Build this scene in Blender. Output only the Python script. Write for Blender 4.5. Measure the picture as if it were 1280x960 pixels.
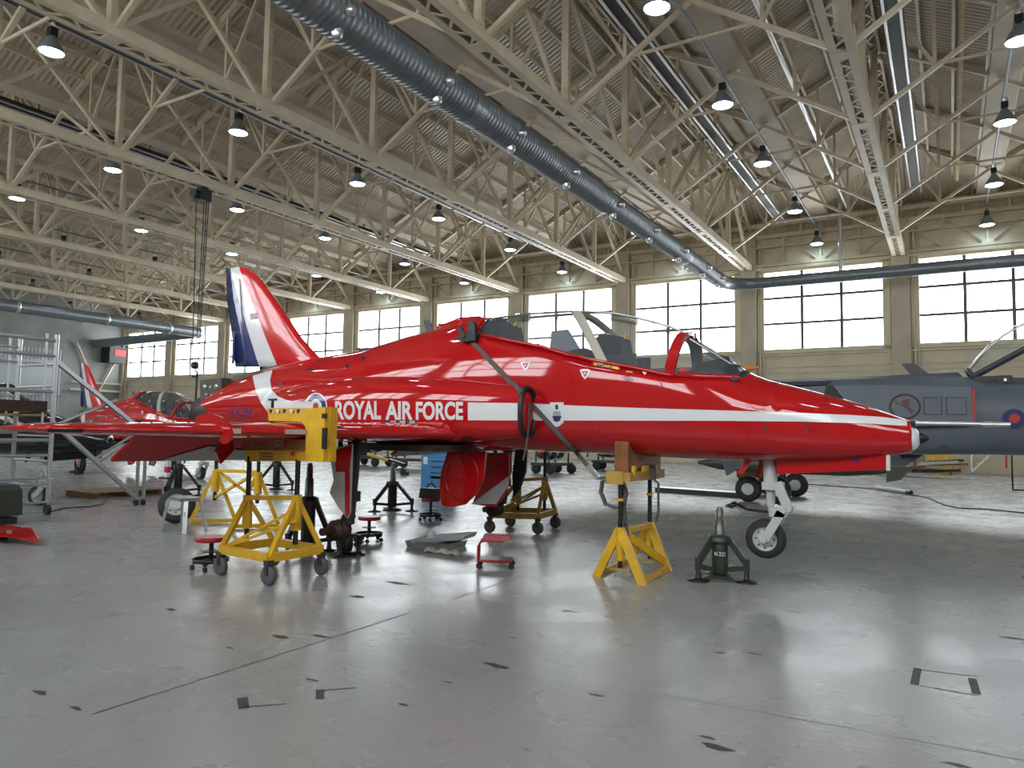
import bpy, bmesh, math, random
import numpy as np
from mathutils import Vector as V, Matrix
from mathutils.bvhtree import BVHTree

for o in list(bpy.data.objects):
    bpy.data.objects.remove(o)
scene = bpy.context.scene
col = scene.collection
random.seed(4)

# ------------------------------------------------------------------ camera
FPX, PSI, PITCH, ROLL, CAMH = 909.4, math.radians(31.0), math.radians(3.79), math.radians(0.918), 1.6
FW = V((-math.sin(PSI) * math.cos(PITCH), math.cos(PSI) * math.cos(PITCH), math.sin(PITCH)))
_r0 = V((math.cos(PSI), math.sin(PSI), 0))
_u0 = _r0.cross(FW)
RT = math.cos(ROLL) * _r0 + math.sin(ROLL) * _u0
UP = -math.sin(ROLL) * _r0 + math.cos(ROLL) * _u0
CAM = V((0, 0, CAMH))
cd = bpy.data.cameras.new('camera')
cd.sensor_width = 36
cd.lens = FPX / 1280 * 36
cd.clip_end = 400
cam = bpy.data.objects.new('camera', cd)
col.objects.link(cam)
cam.matrix_world = Matrix(((RT.x, UP.x, -FW.x, CAM.x), (RT.y, UP.y, -FW.y, CAM.y), (RT.z, UP.z, -FW.z, CAM.z), (0, 0, 0, 1)))
scene.camera = cam

# ------------------------------------------------------------------ world and exposure
world = bpy.data.worlds.new('world')
scene.world = world
world.use_nodes = True
world.node_tree.nodes['Background'].inputs[0].default_value = (0.75, 0.85, 1.0, 1)
world.node_tree.nodes['Background'].inputs[1].default_value = 1.0
scene.view_settings.view_transform = 'Standard'
scene.view_settings.look = 'None'
scene.view_settings.gamma = 1
scene.view_settings.use_curve_mapping = False
scene.view_settings.exposure = 0.15
WINDOW_LIGHT = 8.0      # daylight behind the frosted glazing
LAMP_LIGHT = 26.0       # high bay lamp lenses


def ray(x, y):
    return FW + RT * ((x - 640) / FPX) - UP * ((y - 480) / FPX)


def pY(x, y, Y):
    d = ray(x, y)
    return CAM + d * (Y / d.y)


def pX(x, y, X):
    d = ray(x, y)
    return CAM + d * (X / d.x)


def pZ(x, y, Z=0.0):
    d = ray(x, y)
    return CAM + d * ((Z - CAMH) / d.z)


# ------------------------------------------------------------------ materials
def mat(name, c, rough=0.5, metal=0.0, coat=0.0, emit=0.0, noise=0.0, nscale=3.0, bump=0.0, bscale=30.0, alpha=1.0, trans=0.0, spec=0.5):
    m = bpy.data.materials.new(name)
    m.use_nodes = True
    nt = m.node_tree
    b = nt.nodes['Principled BSDF']
    I = b.inputs
    I['Base Color'].default_value = (*c, 1)
    I['Roughness'].default_value = rough
    I['Metallic'].default_value = metal
    I['Coat Weight'].default_value = coat
    I['Coat Roughness'].default_value = 0.05
    I['Specular IOR Level'].default_value = spec
    I['Transmission Weight'].default_value = trans
    if emit:
        I['Emission Color'].default_value = (*c, 1)
        I['Emission Strength'].default_value = emit
    if noise or bump:
        tc = nt.nodes.new('ShaderNodeTexCoord')
    if noise:
        n = nt.nodes.new('ShaderNodeTexNoise')
        n.inputs['Scale'].default_value = nscale
        n.inputs['Detail'].default_value = 6
        nt.links.new(tc.outputs['Object'], n.inputs['Vector'])
        r = nt.nodes.new('ShaderNodeMapRange')
        r.inputs[1].default_value = 0.3
        r.inputs[2].default_value = 0.7
        r.inputs[3].default_value = 1 - noise
        r.inputs[4].default_value = 1 + noise
        nt.links.new(n.outputs['Fac'], r.inputs[0])
        mx = nt.nodes.new('ShaderNodeMix')
        mx.data_type = 'RGBA'
        mx.blend_type = 'MULTIPLY'
        mx.inputs['Factor'].default_value = 1
        mx.inputs['A'].default_value = (*c, 1)
        nt.links.new(r.outputs[0], mx.inputs['B'])
        nt.links.new(mx.outputs['Result'], I['Base Color'])
    if bump:
        n = nt.nodes.new('ShaderNodeTexNoise')
        n.inputs['Scale'].default_value = bscale
        n.inputs['Detail'].default_value = 4
        nt.links.new(tc.outputs['Object'], n.inputs['Vector'])
        bp = nt.nodes.new('ShaderNodeBump')
        bp.inputs['Strength'].default_value = bump
        bp.inputs['Distance'].default_value = 0.02
        nt.links.new(n.outputs['Fac'], bp.inputs['Height'])
        nt.links.new(bp.outputs['Normal'], I['Normal'])
    return m


def ribbed(name, c, rough, axis, freq, depth, noise=0.1):
    """painted corrugated sheet: ribs along one object axis"""
    m = mat(name, c, rough, noise=noise, nscale=0.6)
    nt = m.node_tree
    b = nt.nodes['Principled BSDF']
    tc = nt.nodes.new('ShaderNodeTexCoord')
    sx = nt.nodes.new('ShaderNodeSeparateXYZ')
    nt.links.new(tc.outputs['Object'], sx.inputs[0])
    mu = nt.nodes.new('ShaderNodeMath')
    mu.operation = 'MULTIPLY'
    mu.inputs[1].default_value = freq
    nt.links.new(sx.outputs['XYZ'.index(axis)], mu.inputs[0])
    si = nt.nodes.new('ShaderNodeMath')
    si.operation = 'SINE'
    nt.links.new(mu.outputs[0], si.inputs[0])
    bp = nt.nodes.new('ShaderNodeBump')
    bp.inputs['Distance'].default_value = depth
    bp.inputs['Strength'].default_value = 1
    nt.links.new(si.outputs[0], bp.inputs['Height'])
    nt.links.new(bp.outputs['Normal'], b.inputs['Normal'])
    return m


class M:
    pass


M.steel = mat('cream_painted_steel', (0.56, 0.475, 0.345), 0.45, noise=0.12, nscale=1.5)
M.roof = ribbed('cream_roof_sheet', (0.47, 0.39, 0.29), 0.36, 'Y', 2 * math.pi / 0.2, 0.02)
M.gable = ribbed('cream_gable_sheet', (0.50, 0.42, 0.31), 0.5, 'X', 2 * math.pi / 0.2, 0.03)
M.gutter = mat('gutter_paint', (0.50, 0.42, 0.33), 0.6, noise=0.15, nscale=0.8)
M.wall = mat('cream_wall_paint', (0.60, 0.52, 0.385), 0.6, noise=0.12, nscale=0.7, bump=0.05, bscale=12)
M.column = mat('column_paint', (0.47, 0.40, 0.30), 0.6, noise=0.1, nscale=1.2)
M.frame = mat('window_frame_paint', (0.58, 0.50, 0.34), 0.5)
M.bar = mat('dark_glazing_bar', (0.10, 0.10, 0.10), 0.5)
M.door_grey = ribbed('grey_door_sheet', (0.30, 0.33, 0.34), 0.5, 'Y', 2 * math.pi / 0.3, 0.03)
M.red = mat('gloss_red_paint', (0.46, 0.006, 0.010), 0.055, coat=0.3, noise=0.04, nscale=2)
M.white = mat('gloss_white_paint', (0.72, 0.73, 0.75), 0.2, coat=0.4)
M.blue = mat('gloss_blue_paint', (0.02, 0.035, 0.16), 0.2, coat=0.4)
M.roundel_red = mat('roundel_red', (0.5, 0.02, 0.02), 0.3)
M.duct = mat('galvanised_duct', (0.20, 0.22, 0.24), 0.38, metal=0.6, noise=0.12, nscale=4)
M.silver = mat('silver_metal', (0.62, 0.62, 0.63), 0.3, metal=0.9)
M.alu = mat('aluminium_tube', (0.52, 0.54, 0.56), 0.35, metal=0.8)
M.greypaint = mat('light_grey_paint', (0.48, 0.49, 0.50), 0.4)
M.black = mat('black_paint', (0.012, 0.012, 0.014), 0.4)
M.gloss_black = mat('gloss_black_paint', (0.008, 0.008, 0.010), 0.12, coat=0.5)
M.rubber = mat('rubber', (0.02, 0.02, 0.021), 0.7)
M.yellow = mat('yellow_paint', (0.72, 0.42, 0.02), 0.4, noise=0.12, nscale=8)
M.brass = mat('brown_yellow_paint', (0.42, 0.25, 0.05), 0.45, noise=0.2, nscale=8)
M.wood = mat('varnished_wood', (0.22, 0.08, 0.025), 0.4, noise=0.3, nscale=9)
M.palewood = mat('pale_pallet_wood', (0.42, 0.30, 0.17), 0.7, noise=0.3, nscale=9)
M.green = mat('dark_green_paint', (0.035, 0.045, 0.032), 0.4, noise=0.2, nscale=10)
M.dark = mat('dark_gear_metal', (0.055, 0.053, 0.05), 0.5, metal=0.3, noise=0.3, nscale=20)
M.brown = mat('rusty_hub', (0.06, 0.035, 0.028), 0.6, metal=0.4, noise=0.3, nscale=20)
M.redplastic = mat('red_vinyl', (0.42, 0.012, 0.018), 0.35)
M.pinkpad = mat('faded_red_vinyl', (0.46, 0.10, 0.12), 0.5)
M.bluecab = mat('blue_cabinet_paint', (0.05, 0.20, 0.45), 0.4)
M.cloth = mat('off_white_cloth', (0.55, 0.52, 0.46), 0.9, bump=0.4, bscale=25)
M.webbing = mat('grey_webbing', (0.10, 0.095, 0.09), 0.8, bump=0.2, bscale=80)
M.seat = mat('seat_fabric', (0.012, 0.013, 0.016), 0.7, bump=0.3, bscale=30)
M.cockpit = mat('cockpit_grey', (0.025, 0.028, 0.034), 0.6)
M.coam = mat('cockpit_screen_grey', (0.30, 0.36, 0.44), 0.5)
M.cream = mat('canopy_frame_cream', (0.46, 0.43, 0.36), 0.5)
M.jag = mat('camouflage_grey', (0.115, 0.135, 0.165), 0.45, noise=0.1, nscale=1.5)
M.jag_dark = mat('dark_sea_grey', (0.06, 0.068, 0.08), 0.5)
M.jag_red = mat('faded_red_marking', (0.13, 0.045, 0.05), 0.5)
M.orange = mat('amber_seeker', (0.55, 0.22, 0.04), 0.3)
M.concrete_mark = mat('worn_floor_patch', (0.05, 0.05, 0.047), 0.6)
M.cable = mat('black_cable', (0.015, 0.015, 0.015), 0.6)
M.tube_white = mat('white_plastic', (0.75, 0.75, 0.72), 0.4)
M.orangepipe = mat('red_oxide_pipe', (0.30, 0.07, 0.025), 0.5)
M.panel_brown = mat('bare_tail_structure', (0.07, 0.065, 0.05), 0.5, noise=0.4, nscale=14)
M.lens = mat('lamp_lens', (0.62, 0.88, 1.0), 0.3, emit=LAMP_LIGHT)
M.pane = mat('daylit_glazing', (0.90, 0.96, 1.0), 0.4, emit=WINDOW_LIGHT)


def glass(name, tint=(0.97, 0.98, 1.0)):
    m = bpy.data.materials.new(name)
    m.use_nodes = True
    nt = m.node_tree
    nt.nodes.remove(nt.nodes['Principled BSDF'])
    out = nt.nodes['Material Output']
    tr = nt.nodes.new('ShaderNodeBsdfTransparent')
    tr.inputs[0].default_value = (*tint, 1)
    gl = nt.nodes.new('ShaderNodeBsdfGlossy')
    gl.inputs['Roughness'].default_value = 0.02
    lw = nt.nodes.new('ShaderNodeLayerWeight')
    lw.inputs['Blend'].default_value = 0.16
    mx = nt.nodes.new('ShaderNodeMixShader')
    sc_ = nt.nodes.new('ShaderNodeMath')
    sc_.operation = 'MULTIPLY'
    sc_.inputs[1].default_value = 0.75
    nt.links.new(lw.outputs['Fresnel'], sc_.inputs[0])
    nt.links.new(sc_.outputs[0], mx.inputs[0])
    df = nt.nodes.new('ShaderNodeBsdfDiffuse')
    df.inputs[0].default_value = (0.8, 0.85, 0.9, 1)
    m0 = nt.nodes.new('ShaderNodeMixShader')      # pale diffuse colour stands in for the bright haze on the glass
    m0.inputs[0].default_value = 0.06
    nt.links.new(tr.outputs[0], m0.inputs[1])
    nt.links.new(df.outputs[0], m0.inputs[2])
    nt.links.new(m0.outputs[0], mx.inputs[1])
    nt.links.new(gl.outputs[0], mx.inputs[2])
    nt.links.new(mx.outputs[0], out.inputs[0])
    return m


M.canopy = glass('canopy_acrylic', (0.96, 0.97, 0.98))
M.shade = mat('lamp_shade', (0.22, 0.25, 0.28), 0.35, metal=0.3)
M.endwall = mat('end_wall_paint', (0.24, 0.25, 0.24), 0.6, noise=0.15, nscale=0.6)
M.grey_rubber = mat('grey_rubber', (0.10, 0.10, 0.105), 0.6)


# ------------------------------------------------------------------ mesh helpers
class MB:
    def __init__(s):
        s.v, s.f, s.sm, s.mi = [], [], [], []

    def add(s, vs, fs, smooth=False, mi=0):
        n = len(s.v)
        s.v += [tuple(v) for v in vs]
        s.f += [tuple(i + n for i in f) for f in fs]
        s.sm += [smooth] * len(fs)
        s.mi += [mi] * len(fs)
        return s

    def box(s, c, size, rz=0.0, mi=0):
        c = V(c)
        h = V(size) / 2
        R = Matrix.Rotation(rz, 3, 'Z')
        vs = [c + R @ V((x * h.x, y * h.y, z * h.z)) for z in (-1, 1) for x, y in ((-1, -1), (1, -1), (1, 1), (-1, 1))]
        return s.add(vs, [(3, 2, 1, 0), (4, 5, 6, 7), (0, 1, 5, 4), (1, 2, 6, 5), (2, 3, 7, 6), (3, 0, 4, 7)], mi=mi)

    def beam(s, p, q, w, h=None, up=(0, 0, 1), mi=0):
        h = h or w
        p, q = V(p), V(q)
        d = (q - p).normalized()
        up = V(up)
        if abs(d.dot(up)) > 0.98:
            up = V((1, 0, 0))
        a = d.cross(up).normalized() * (w / 2)
        b = a.cross(d).normalized() * (h / 2)
        vs = [e + sa * a + sb * b for e in (p, q) for sa, sb in ((-1, -1), (1, -1), (1, 1), (-1, 1))]
        return s.add(vs, [(0, 1, 2, 3), (7, 6, 5, 4), (4, 5, 1, 0), (5, 6, 2, 1), (6, 7, 3, 2), (7, 4, 0, 3)], mi=mi)

    def path(s, pts, r, n=10, mi=0, caps=True):
        pts = [V(p) for p in pts]
        rs = r if isinstance(r, (list, tuple)) else [r] * len(pts)
        rings = []
        prev = None
        for i, p in enumerate(pts):
            d = (pts[min(i + 1, len(pts) - 1)] - pts[max(i - 1, 0)]).normalized()
            if prev is None:
                a = d.orthogonal().normalized()
            else:
                a = (prev - d * prev.dot(d)).normalized()
            prev = a
            b = d.cross(a)
            rings.append([p + (a * math.cos(t) + b * math.sin(t)) * rs[i] for t in (2 * math.pi * k / n for k in range(n))])
        return s.loft(rings, caps=caps, mi=mi)

    def tube(s, p, q, r, r2=None, n=12, mi=0):
        return s.path([p, q], [r, r if r2 is None else r2], n, mi)

    def lathe(s, o, axis, prof, n=20, mi=0, caps=True):
        """prof: list of (distance along axis, radius)"""
        o, d = V(o), V(axis).normalized()
        a = d.orthogonal().normalized()
        b = d.cross(a)
        rings = [[o + d * t + (a * math.cos(2 * math.pi * k / n) + b * math.sin(2 * math.pi * k / n)) * max(r, 1e-4) for k in range(n)] for t, r in prof]
        return s.loft(rings, caps=caps, mi=mi)

    def loft(s, rings, caps=True, closed=True, smooth=True, mi=0):
        n = len(rings[0])
        vs = [p for r in rings for p in r]
        fs = []
        for i in range(len(rings) - 1):
            for k in range(n if closed else n - 1):
                k2 = (k + 1) % n
                fs.append((i * n + k, i * n + k2, (i + 1) * n + k2, (i + 1) * n + k))
        s.add(vs, fs, smooth, mi)
        if caps and closed:
            s.add(rings[0], [tuple(range(n - 1, -1, -1))], False, mi)
            s.add(rings[-1], [tuple(range(n))], False, mi)
        return s

    def prism(s, pts, off, mi=0):
        pts = [V(p) for p in pts]
        off = V(off)
        n = len(pts)
        fs = [tuple(range(n - 1, -1, -1)), tuple(range(n, 2 * n))] + [(i, (i + 1) % n, n + (i + 1) % n, n + i) for i in range(n)]
        return s.add(pts + [p + off for p in pts], fs, mi=mi)

    def poly(s, pts, mi=0):
        return s.add(pts, [tuple(range(len(pts)))], mi=mi)

    def mesh(s, name, mats, origin=(0, 0, 0)):
        o = V(origin)
        me = bpy.data.meshes.new(name)
        me.from_pydata([tuple(V(v) - o) for v in s.v], [], s.f)
        me.polygons.foreach_set('use_smooth', s.sm)
        me.polygons.foreach_set('material_index', s.mi)
        for m in (mats if isinstance(mats, (list, tuple)) else [mats]):
            me.materials.append(m)
        bm = bmesh.new()
        bm.from_mesh(me)
        bmesh.ops.recalc_face_normals(bm, faces=bm.faces)
        bm.to_mesh(me)
        bm.free()
        return me


def link(name, data, parent=None, loc=None):
    o = bpy.data.objects.new(name, data)
    col.objects.link(o)
    if parent is not None:
        o.parent = parent
    if loc is not None:
        o.location = loc
    return o


def thing(name, label, cat, loc=(0, 0, 0), group=None, rz=0.0, kind=None):
    o = link(name, None, None, loc)
    o.empty_display_size = 0.1
    o.rotation_euler.z = rz
    tag(o, label, cat, group, kind)
    return o


def tag(o, label=None, cat=None, group=None, kind=None):
    if label:
        o['label'] = label
    if cat:
        o['category'] = cat
    if group:
        o['group'] = group
    if kind:
        o['kind'] = kind
    return o


def wloc(o):
    p = V(o.location)
    while o.parent:
        o = o.parent
        p += V(o.location)
    return p


def part(parent, name, mats, mb, label=None):
    """mb is in world coordinates; parent roots are unrotated while building"""
    o = link(name, mb.mesh(name, mats, wloc(parent)), parent)
    if label:
        o['label'] = label
    return o


def solo(name, label, cat, mats, mb, origin, group=None, kind=None):
    o = link(name, mb.mesh(name, mats, origin), None, origin)
    return tag(o, label, cat, group, kind)


def copy_tree(o, parent=None):
    c = o.copy()
    col.objects.link(c)
    c.parent = parent
    for ch in list(o.children):
        copy_tree(ch, c)
    return c


def arc(c, a, b, r, t0, t1, n):
    c, a, b = V(c), V(a), V(b)
    return [c + (a * math.cos(t0 + (t1 - t0) * i / n) + b * math.sin(t0 + (t1 - t0) * i / n)) * r for i in range(n + 1)]
# ================================================================== the hangar
YF, YN = 41.2, -4.6            # far and near side walls
XL, XR = -69.0, 20.4           # end walls
BAY = 7.45
TX = [-2.0 - BAY * k for k in range(-2, 9)]     # roof truss lines
NODE = [0.2 + 4.58 * j for j in range(-1, 10)]  # panel points along a truss
ZB, ZT, ZG, ZW = 10.9, 15.25, 13.4, 13.4        # bottom chord, ridge, gutter, wall plate

# ---- floor
fl = MB()
fl.box(((XL + XR) / 2, (YF + YN) / 2, -0.15), (XR - XL + 1, YF - YN + 1, 0.3))
mfl = mat('grey_floor_paint', (0.27, 0.285, 0.29), 0.3, spec=0.5)
nt = mfl.node_tree
bs = nt.nodes['Principled BSDF']
tc = nt.nodes.new('ShaderNodeTexCoord')


def noise_node(scale, detail, vec=None):
    n = nt.nodes.new('ShaderNodeTexNoise')
    n.inputs['Scale'].default_value = scale
    n.inputs['Detail'].default_value = detail
    nt.links.new(vec or tc.outputs['Object'], n.inputs['Vector'])
    return n.outputs['Fac']


def ramp(src, a, b, lo, hi):
    r = nt.nodes.new('ShaderNodeMapRange')
    for i, v in enumerate((a, b, lo, hi)):
        r.inputs[i + 1].default_value = v
    nt.links.new(src, r.inputs[0])
    return r.outputs[0]


def mixc(fac, a, b):
    m = nt.nodes.new('ShaderNodeMix')
    m.data_type = 'RGBA'
    nt.links.new(fac, m.inputs['Factor'])
    for s, v in (('A', a), ('B', b)):
        if isinstance(v, tuple):
            m.inputs[s].default_value = (*v, 1)
        else:
            nt.links.new(v, m.inputs[s])
    return m.outputs['Result']


c1 = mixc(ramp(noise_node(0.35, 5), 0.35, 0.65, 0, 1), (0.27, 0.28, 0.28), (0.325, 0.33, 0.325))
c2 = mixc(ramp(noise_node(14.0, 6), 0.60, 0.75, 0, 0.3), c1, (0.16, 0.165, 0.16))
mp = nt.nodes.new('ShaderNodeMapping')
mp.inputs['Scale'].default_value = (6, 22, 1)
mp.inputs['Rotation'].default_value = (0, 0, 0.5)
nt.links.new(tc.outputs['Object'], mp.inputs['Vector'])
c3 = mixc(ramp(noise_node(1.0, 3, mp.outputs[0]), 0.71, 0.75, 0, 0.5), c2, (0.09, 0.09, 0.085))
nt.links.new(c3, bs.inputs['Base Color'])
nt.links.new(ramp(noise_node(1.3, 8), 0.3, 0.7, 0.22, 0.33), bs.inputs['Roughness'])
mp2 = nt.nodes.new('ShaderNodeMapping')
mp2.inputs['Scale'].default_value = (5, 13, 1)
nt.links.new(tc.outputs['Object'], mp2.inputs['Vector'])
bp = nt.nodes.new('ShaderNodeBump')
bp.inputs['Strength'].default_value = 0.16
bp.inputs['Distance'].default_value = 0.01
nt.links.new(noise_node(1.6, 6, mp2.outputs[0]), bp.inputs['Height'])
nt.links.new(bp.outputs['Normal'], bs.inputs['Normal'])
floor = solo('floor', 'worn grey painted concrete hangar floor', 'floor', mfl, fl, (0, 0, 0), kind='structure')


def floor_line(name, pts, w):
    mb = MB()
    for p, q in zip(pts, pts[1:]):
        p, q = pZ(*p), pZ(*q)
        n = V((-(q - p).y, (q - p).x, 0)).normalized() * w / 2
        z = V((0, 0, 0.0012))
        mb.poly([p - n + z, q - n + z, q + n + z, p + n + z])
    return part(floor, name, M.concrete_mark, mb)


floor_line('floor_joint', [(115, 893), (300, 834), (512, 766)], 0.012)
floor_line('floor_joint', [(566, 749), (655, 719)], 0.012)
floor_line('floor_joint', [(830, 869), (1050, 908), (1280, 951)], 0.006)
floor_line('floor_joint', [(0, 788), (200, 762)], 0.008)
floor_line('painted_outline', [(1147, 837), (1222, 846)], 0.013)
floor_line('painted_outline', [(1150, 857), (1222, 870)], 0.013)
floor_line('painted_outline', [(1147, 835), (1143, 856)], 0.05)
floor_line('painted_outline', [(1215, 848), (1221, 868)], 0.05)
floor_line('painted_outline', [(303, 872), (305, 886)], 0.06)
floor_line('painted_outline', [(305, 884), (358, 880)], 0.015)
floor_line('painted_outline', [(400, 862), (400, 874)], 0.05)
floor_line('painted_outline', [(405, 863), (445, 860)], 0.02)
for i, (x, y, r) in enumerate([(214, 762, .09), (350, 796, .12), (400, 795, .1), (497, 729, .2), (448, 746, .13), (390, 850, .08), (50, 866, .09), (95, 885, .07),
                               (288, 810, .05), (712, 764, .1), (760, 771, .05), (914, 786, .06), (900, 816, .06), (942, 817, .08), (1107, 741, .1), (993, 765, .08),
                               (896, 934, .11), (745, 869, .07), (620, 832, .13), (560, 853, .05), (1265, 798, .12), (640, 797, .05), (884, 922, .06), (505, 881, .05), (1195, 956, .08)]):
    p = pZ(x, y)
    mb = MB()
    n = 9
    mb.poly([p + V((math.cos(t) * r * random.uniform(.5, 1), math.sin(t) * r * .35 * random.uniform(.4, 1), 0.001)) for t in (2 * math.pi * k / n for k in range(n))])
    part(floor, 'worn_patch', M.concrete_mark, mb)

# ---- side walls: cream walls with a window in each bay, columns between
BX = [XR - BAY / 2 - BAY * k for k in range(12)]   # bay centres
COLS = [XR - BAY * k for k in range(13)]
ZS, ZH = 6.32, 10.55                               # glazing sill and head
GW = 5.85


def side_wall(name, Y, s, label):
    """s = +1: room lies at smaller Y"""
    w = thing(name, label, 'wall', (0, Y, 0), kind='structure')
    mb = MB()
    t = 0.25
    yc = Y + s * t / 2
    mb.box(((XL + XR) / 2, yc, ZS / 2 - 0.1), (XR - XL + .8, t, ZS - 0.2))
    mb.box(((XL + XR) / 2, yc, (ZH + .1 + 12.75) / 2), (XR - XL + .8, t, 12.75 - ZH - .1))
    for x in COLS:
        mb.box((x, yc, (ZS + ZH) / 2), (BAY - GW - .16, t, ZH - ZS + .5))
    part(w, 'wall_face', M.wall, mb)
    mb = MB()
    mb.box(((XL + XR) / 2, yc, (12.75 + 14.2) / 2), (XR - XL + .8, t, 1.45))
    part(w, 'gable_sheet', M.gable, mb)
    return w


wall_back = side_wall('wall_back', YF, 1, 'cream hangar side wall with tall daylit windows behind the aircraft')
wall_front = side_wall('wall_front', YN, -1, 'cream hangar side wall with tall windows behind the viewer')


def wall_details(w, Y, s, full):
    d = -s
    colm = MB().box((0, 0, 6.3), (0.85, 0.35, 12.6)).mesh('column', M.column)
    pipe = MB().tube((0.6, 0, 0.1), (0.6, 0, 12.2), 0.06, n=8).tube((0.78, 0, 0.1), (0.78, 0, 12.2), 0.04, n=8).mesh('downpipe', M.steel)
    for x in COLS:
        link('column', colm, w, (x, d * 0.175, 0))
        if full:
            link('downpipe', pipe, w, (x, d * 0.12, 0))
    if not full:
        return
    L = XR - XL
    xm = (XL + XR) / 2
    for nm, z, hh, dd in (('sill_rail', ZS - .32, .10, .16), ('wall_rail', 5.35, .06, .10), ('wall_rail', 5.05, .05, .08), ('wall_rail', 3.6, .06, .08), ('head_rail', ZH + .22, .16, .22),
                          ('girder_chord', 12.55, .16, .2), ('girder_chord', 10.95, .14, .24), ('eaves_beam', 13.15, .22, .45), ('conduit', 11.95, .07, .4)):
        mb = MB().box((xm, Y + d * dd / 2, z), (L, dd, hh))
        part(w, nm, M.steel, mb)
    vert = MB().box((0, 0, 11.75), (.1, .1, 1.6)).mesh('girder_post', M.steel)
    dg = [MB().beam((-sg * BAY / 8, 0, 12.5), (sg * BAY / 8, 0, 11.0), .11, .05).mesh('girder_brace', M.steel) for sg in (1, -1)]
    gus = MB().box((0, 0, 11.08), (.5, .04, .22)).mesh('gusset_plate', M.steel)
    stud = MB().box((0, 0, 12.85), (.08, .08, .6)).mesh('eaves_stud', M.steel)
    for x in BX:
        if x > 12:
            continue
        for q in (-1, 0, 1):
            link('girder_post', vert, w, (x + q * BAY / 4, d * .14, 0))
            link('eaves_stud', stud, w, (x + q * BAY / 4 + .9, d * .2, 0))
        link('gusset_plate', gus, w, (x, d * .2, 0))
        for q, sg in ((-1.5, 1), (-.5, 1), (.5, -1), (1.5, -1)):
            link('girder_brace', dg[0 if sg > 0 else 1], w, (x + q * BAY / 4, d * .17, 0))


wall_details(wall_back, YF, 1, True)
wall_details(wall_front, YN, -1, False)

# ---- windows
px, pz_ = GW / 3, (ZH - ZS) / 3
me_pane = MB().box((0, 0, 0), (px - .07, .02, pz_ - .07)).mesh('pane', M.pane)
mbf = MB()
for sx in (-1, 1):
    mbf.box((sx * (GW / 2 + .17), -.06, (ZS + ZH) / 2), (.34, .34, ZH - ZS + .4))
mbf.box((0, -.06, ZS - .12), (GW + .6, .34, .24)).box((0, -.06, ZH + .1), (GW + .6, .34, .2))
me_frame = mbf.mesh('window_frame', M.frame)
me_mull = MB().box((0, -.05, (ZS + ZH) / 2), (.15, .12, ZH - ZS)).mesh('mullion', M.bar)
me_tran = MB().box((0, -.05, 0), (GW, .12, .13)).mesh('transom', M.bar)
me_rib = MB().box((0, 0, 0), (.03, .03, pz_ - .07)).mesh('glazing_rib', M.greypaint)
nwin = 0
for Y, s in ((YF, 1), (YN, -1)):
    for x in BX:
        nwin += 1
        w = thing('window_%d' % nwin, 'tall daylit steel window of nine frosted panes in the %s wall' % ('far side' if s > 0 else 'near side'), 'window', (x, Y + s * .1, 0),
                  'windows of the %s wall' % ('far side' if s > 0 else 'near side'), kind='structure')
        if s < 0:
            w.rotation_euler.z = math.pi
        link('window_frame', me_frame, w)
        for i in (-1, 1):
            link('mullion', me_mull, w, (i * px / 2, 0, 0))
            link('transom', me_tran, w, (0, 0, ZS + pz_ * (1.5 + i * .5)))
        for i in (-1, 0, 1):
            for j in range(3):
                p = link('pane', me_pane, w, (i * px, .03, ZS + pz_ * (j + .5)))
                if s > 0 and x > -40:
                    link('glazing_rib', me_rib, p, (.12, -.03, 0))

# ---- end walls
mb = MB().box((XL - .15, (YF + YN) / 2, 7.2), (.3, YF - YN, 14.4))
wl = solo('wall_left', 'grey end wall with tall sheeted sliding doors', 'wall', M.endwall, mb, (XL, 0, 0), kind='structure')
for i in range(6):
    y0 = 35.5 - i * 6.5
    mb = MB().box((XL + .12, y0 - 3.2, 4.2), (.2, 6.2, 8.4))
    d = solo('door_%d' % (i + 1), 'grey ribbed sheet leaf of the big sliding hangar doors', 'door', M.door_grey, mb, (XL + .12, y0 - 3.2, 0), 'sliding door leaves', 'structure')
    part(d, 'door_window', mat('dull_wired_glass_%d' % i, (.33, .36, .37), .3), MB().box((XL + .24, y0 - 3.2, 5.6), (.04, 5.2, 2.2)))
    part(d, 'door_rail', M.duct, MB().box((XL + .25, y0 - 3.2, 7.2), (.1, 6.2, .25)).box((XL + .25, y0 - 3.2, 4.2), (.1, 6.2, .12)))
for sg in (-1, 1):
    part(wl, 'wind_brace', M.steel, MB().beam((XL + .35, 38.6 - sg * 2.2, .3), (XL + .35, 38.6 + sg * 2.2, 9.2), .25, .12))
part(wl, 'wind_rail', M.steel, MB().box((XL + .3, 38.6, 4.9), (.15, 5, .2)).box((XL + .3, 38.6, 5.6), (.15, 5, .12)))
mb = MB().box((XR + .15, (YF + YN) / 2, 7.2), (.3, YF - YN, 14.4))
solo('wall_right', 'cream end wall of the hangar', 'wall', M.wall, mb, (XR, 0, 0), kind='structure')

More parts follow.
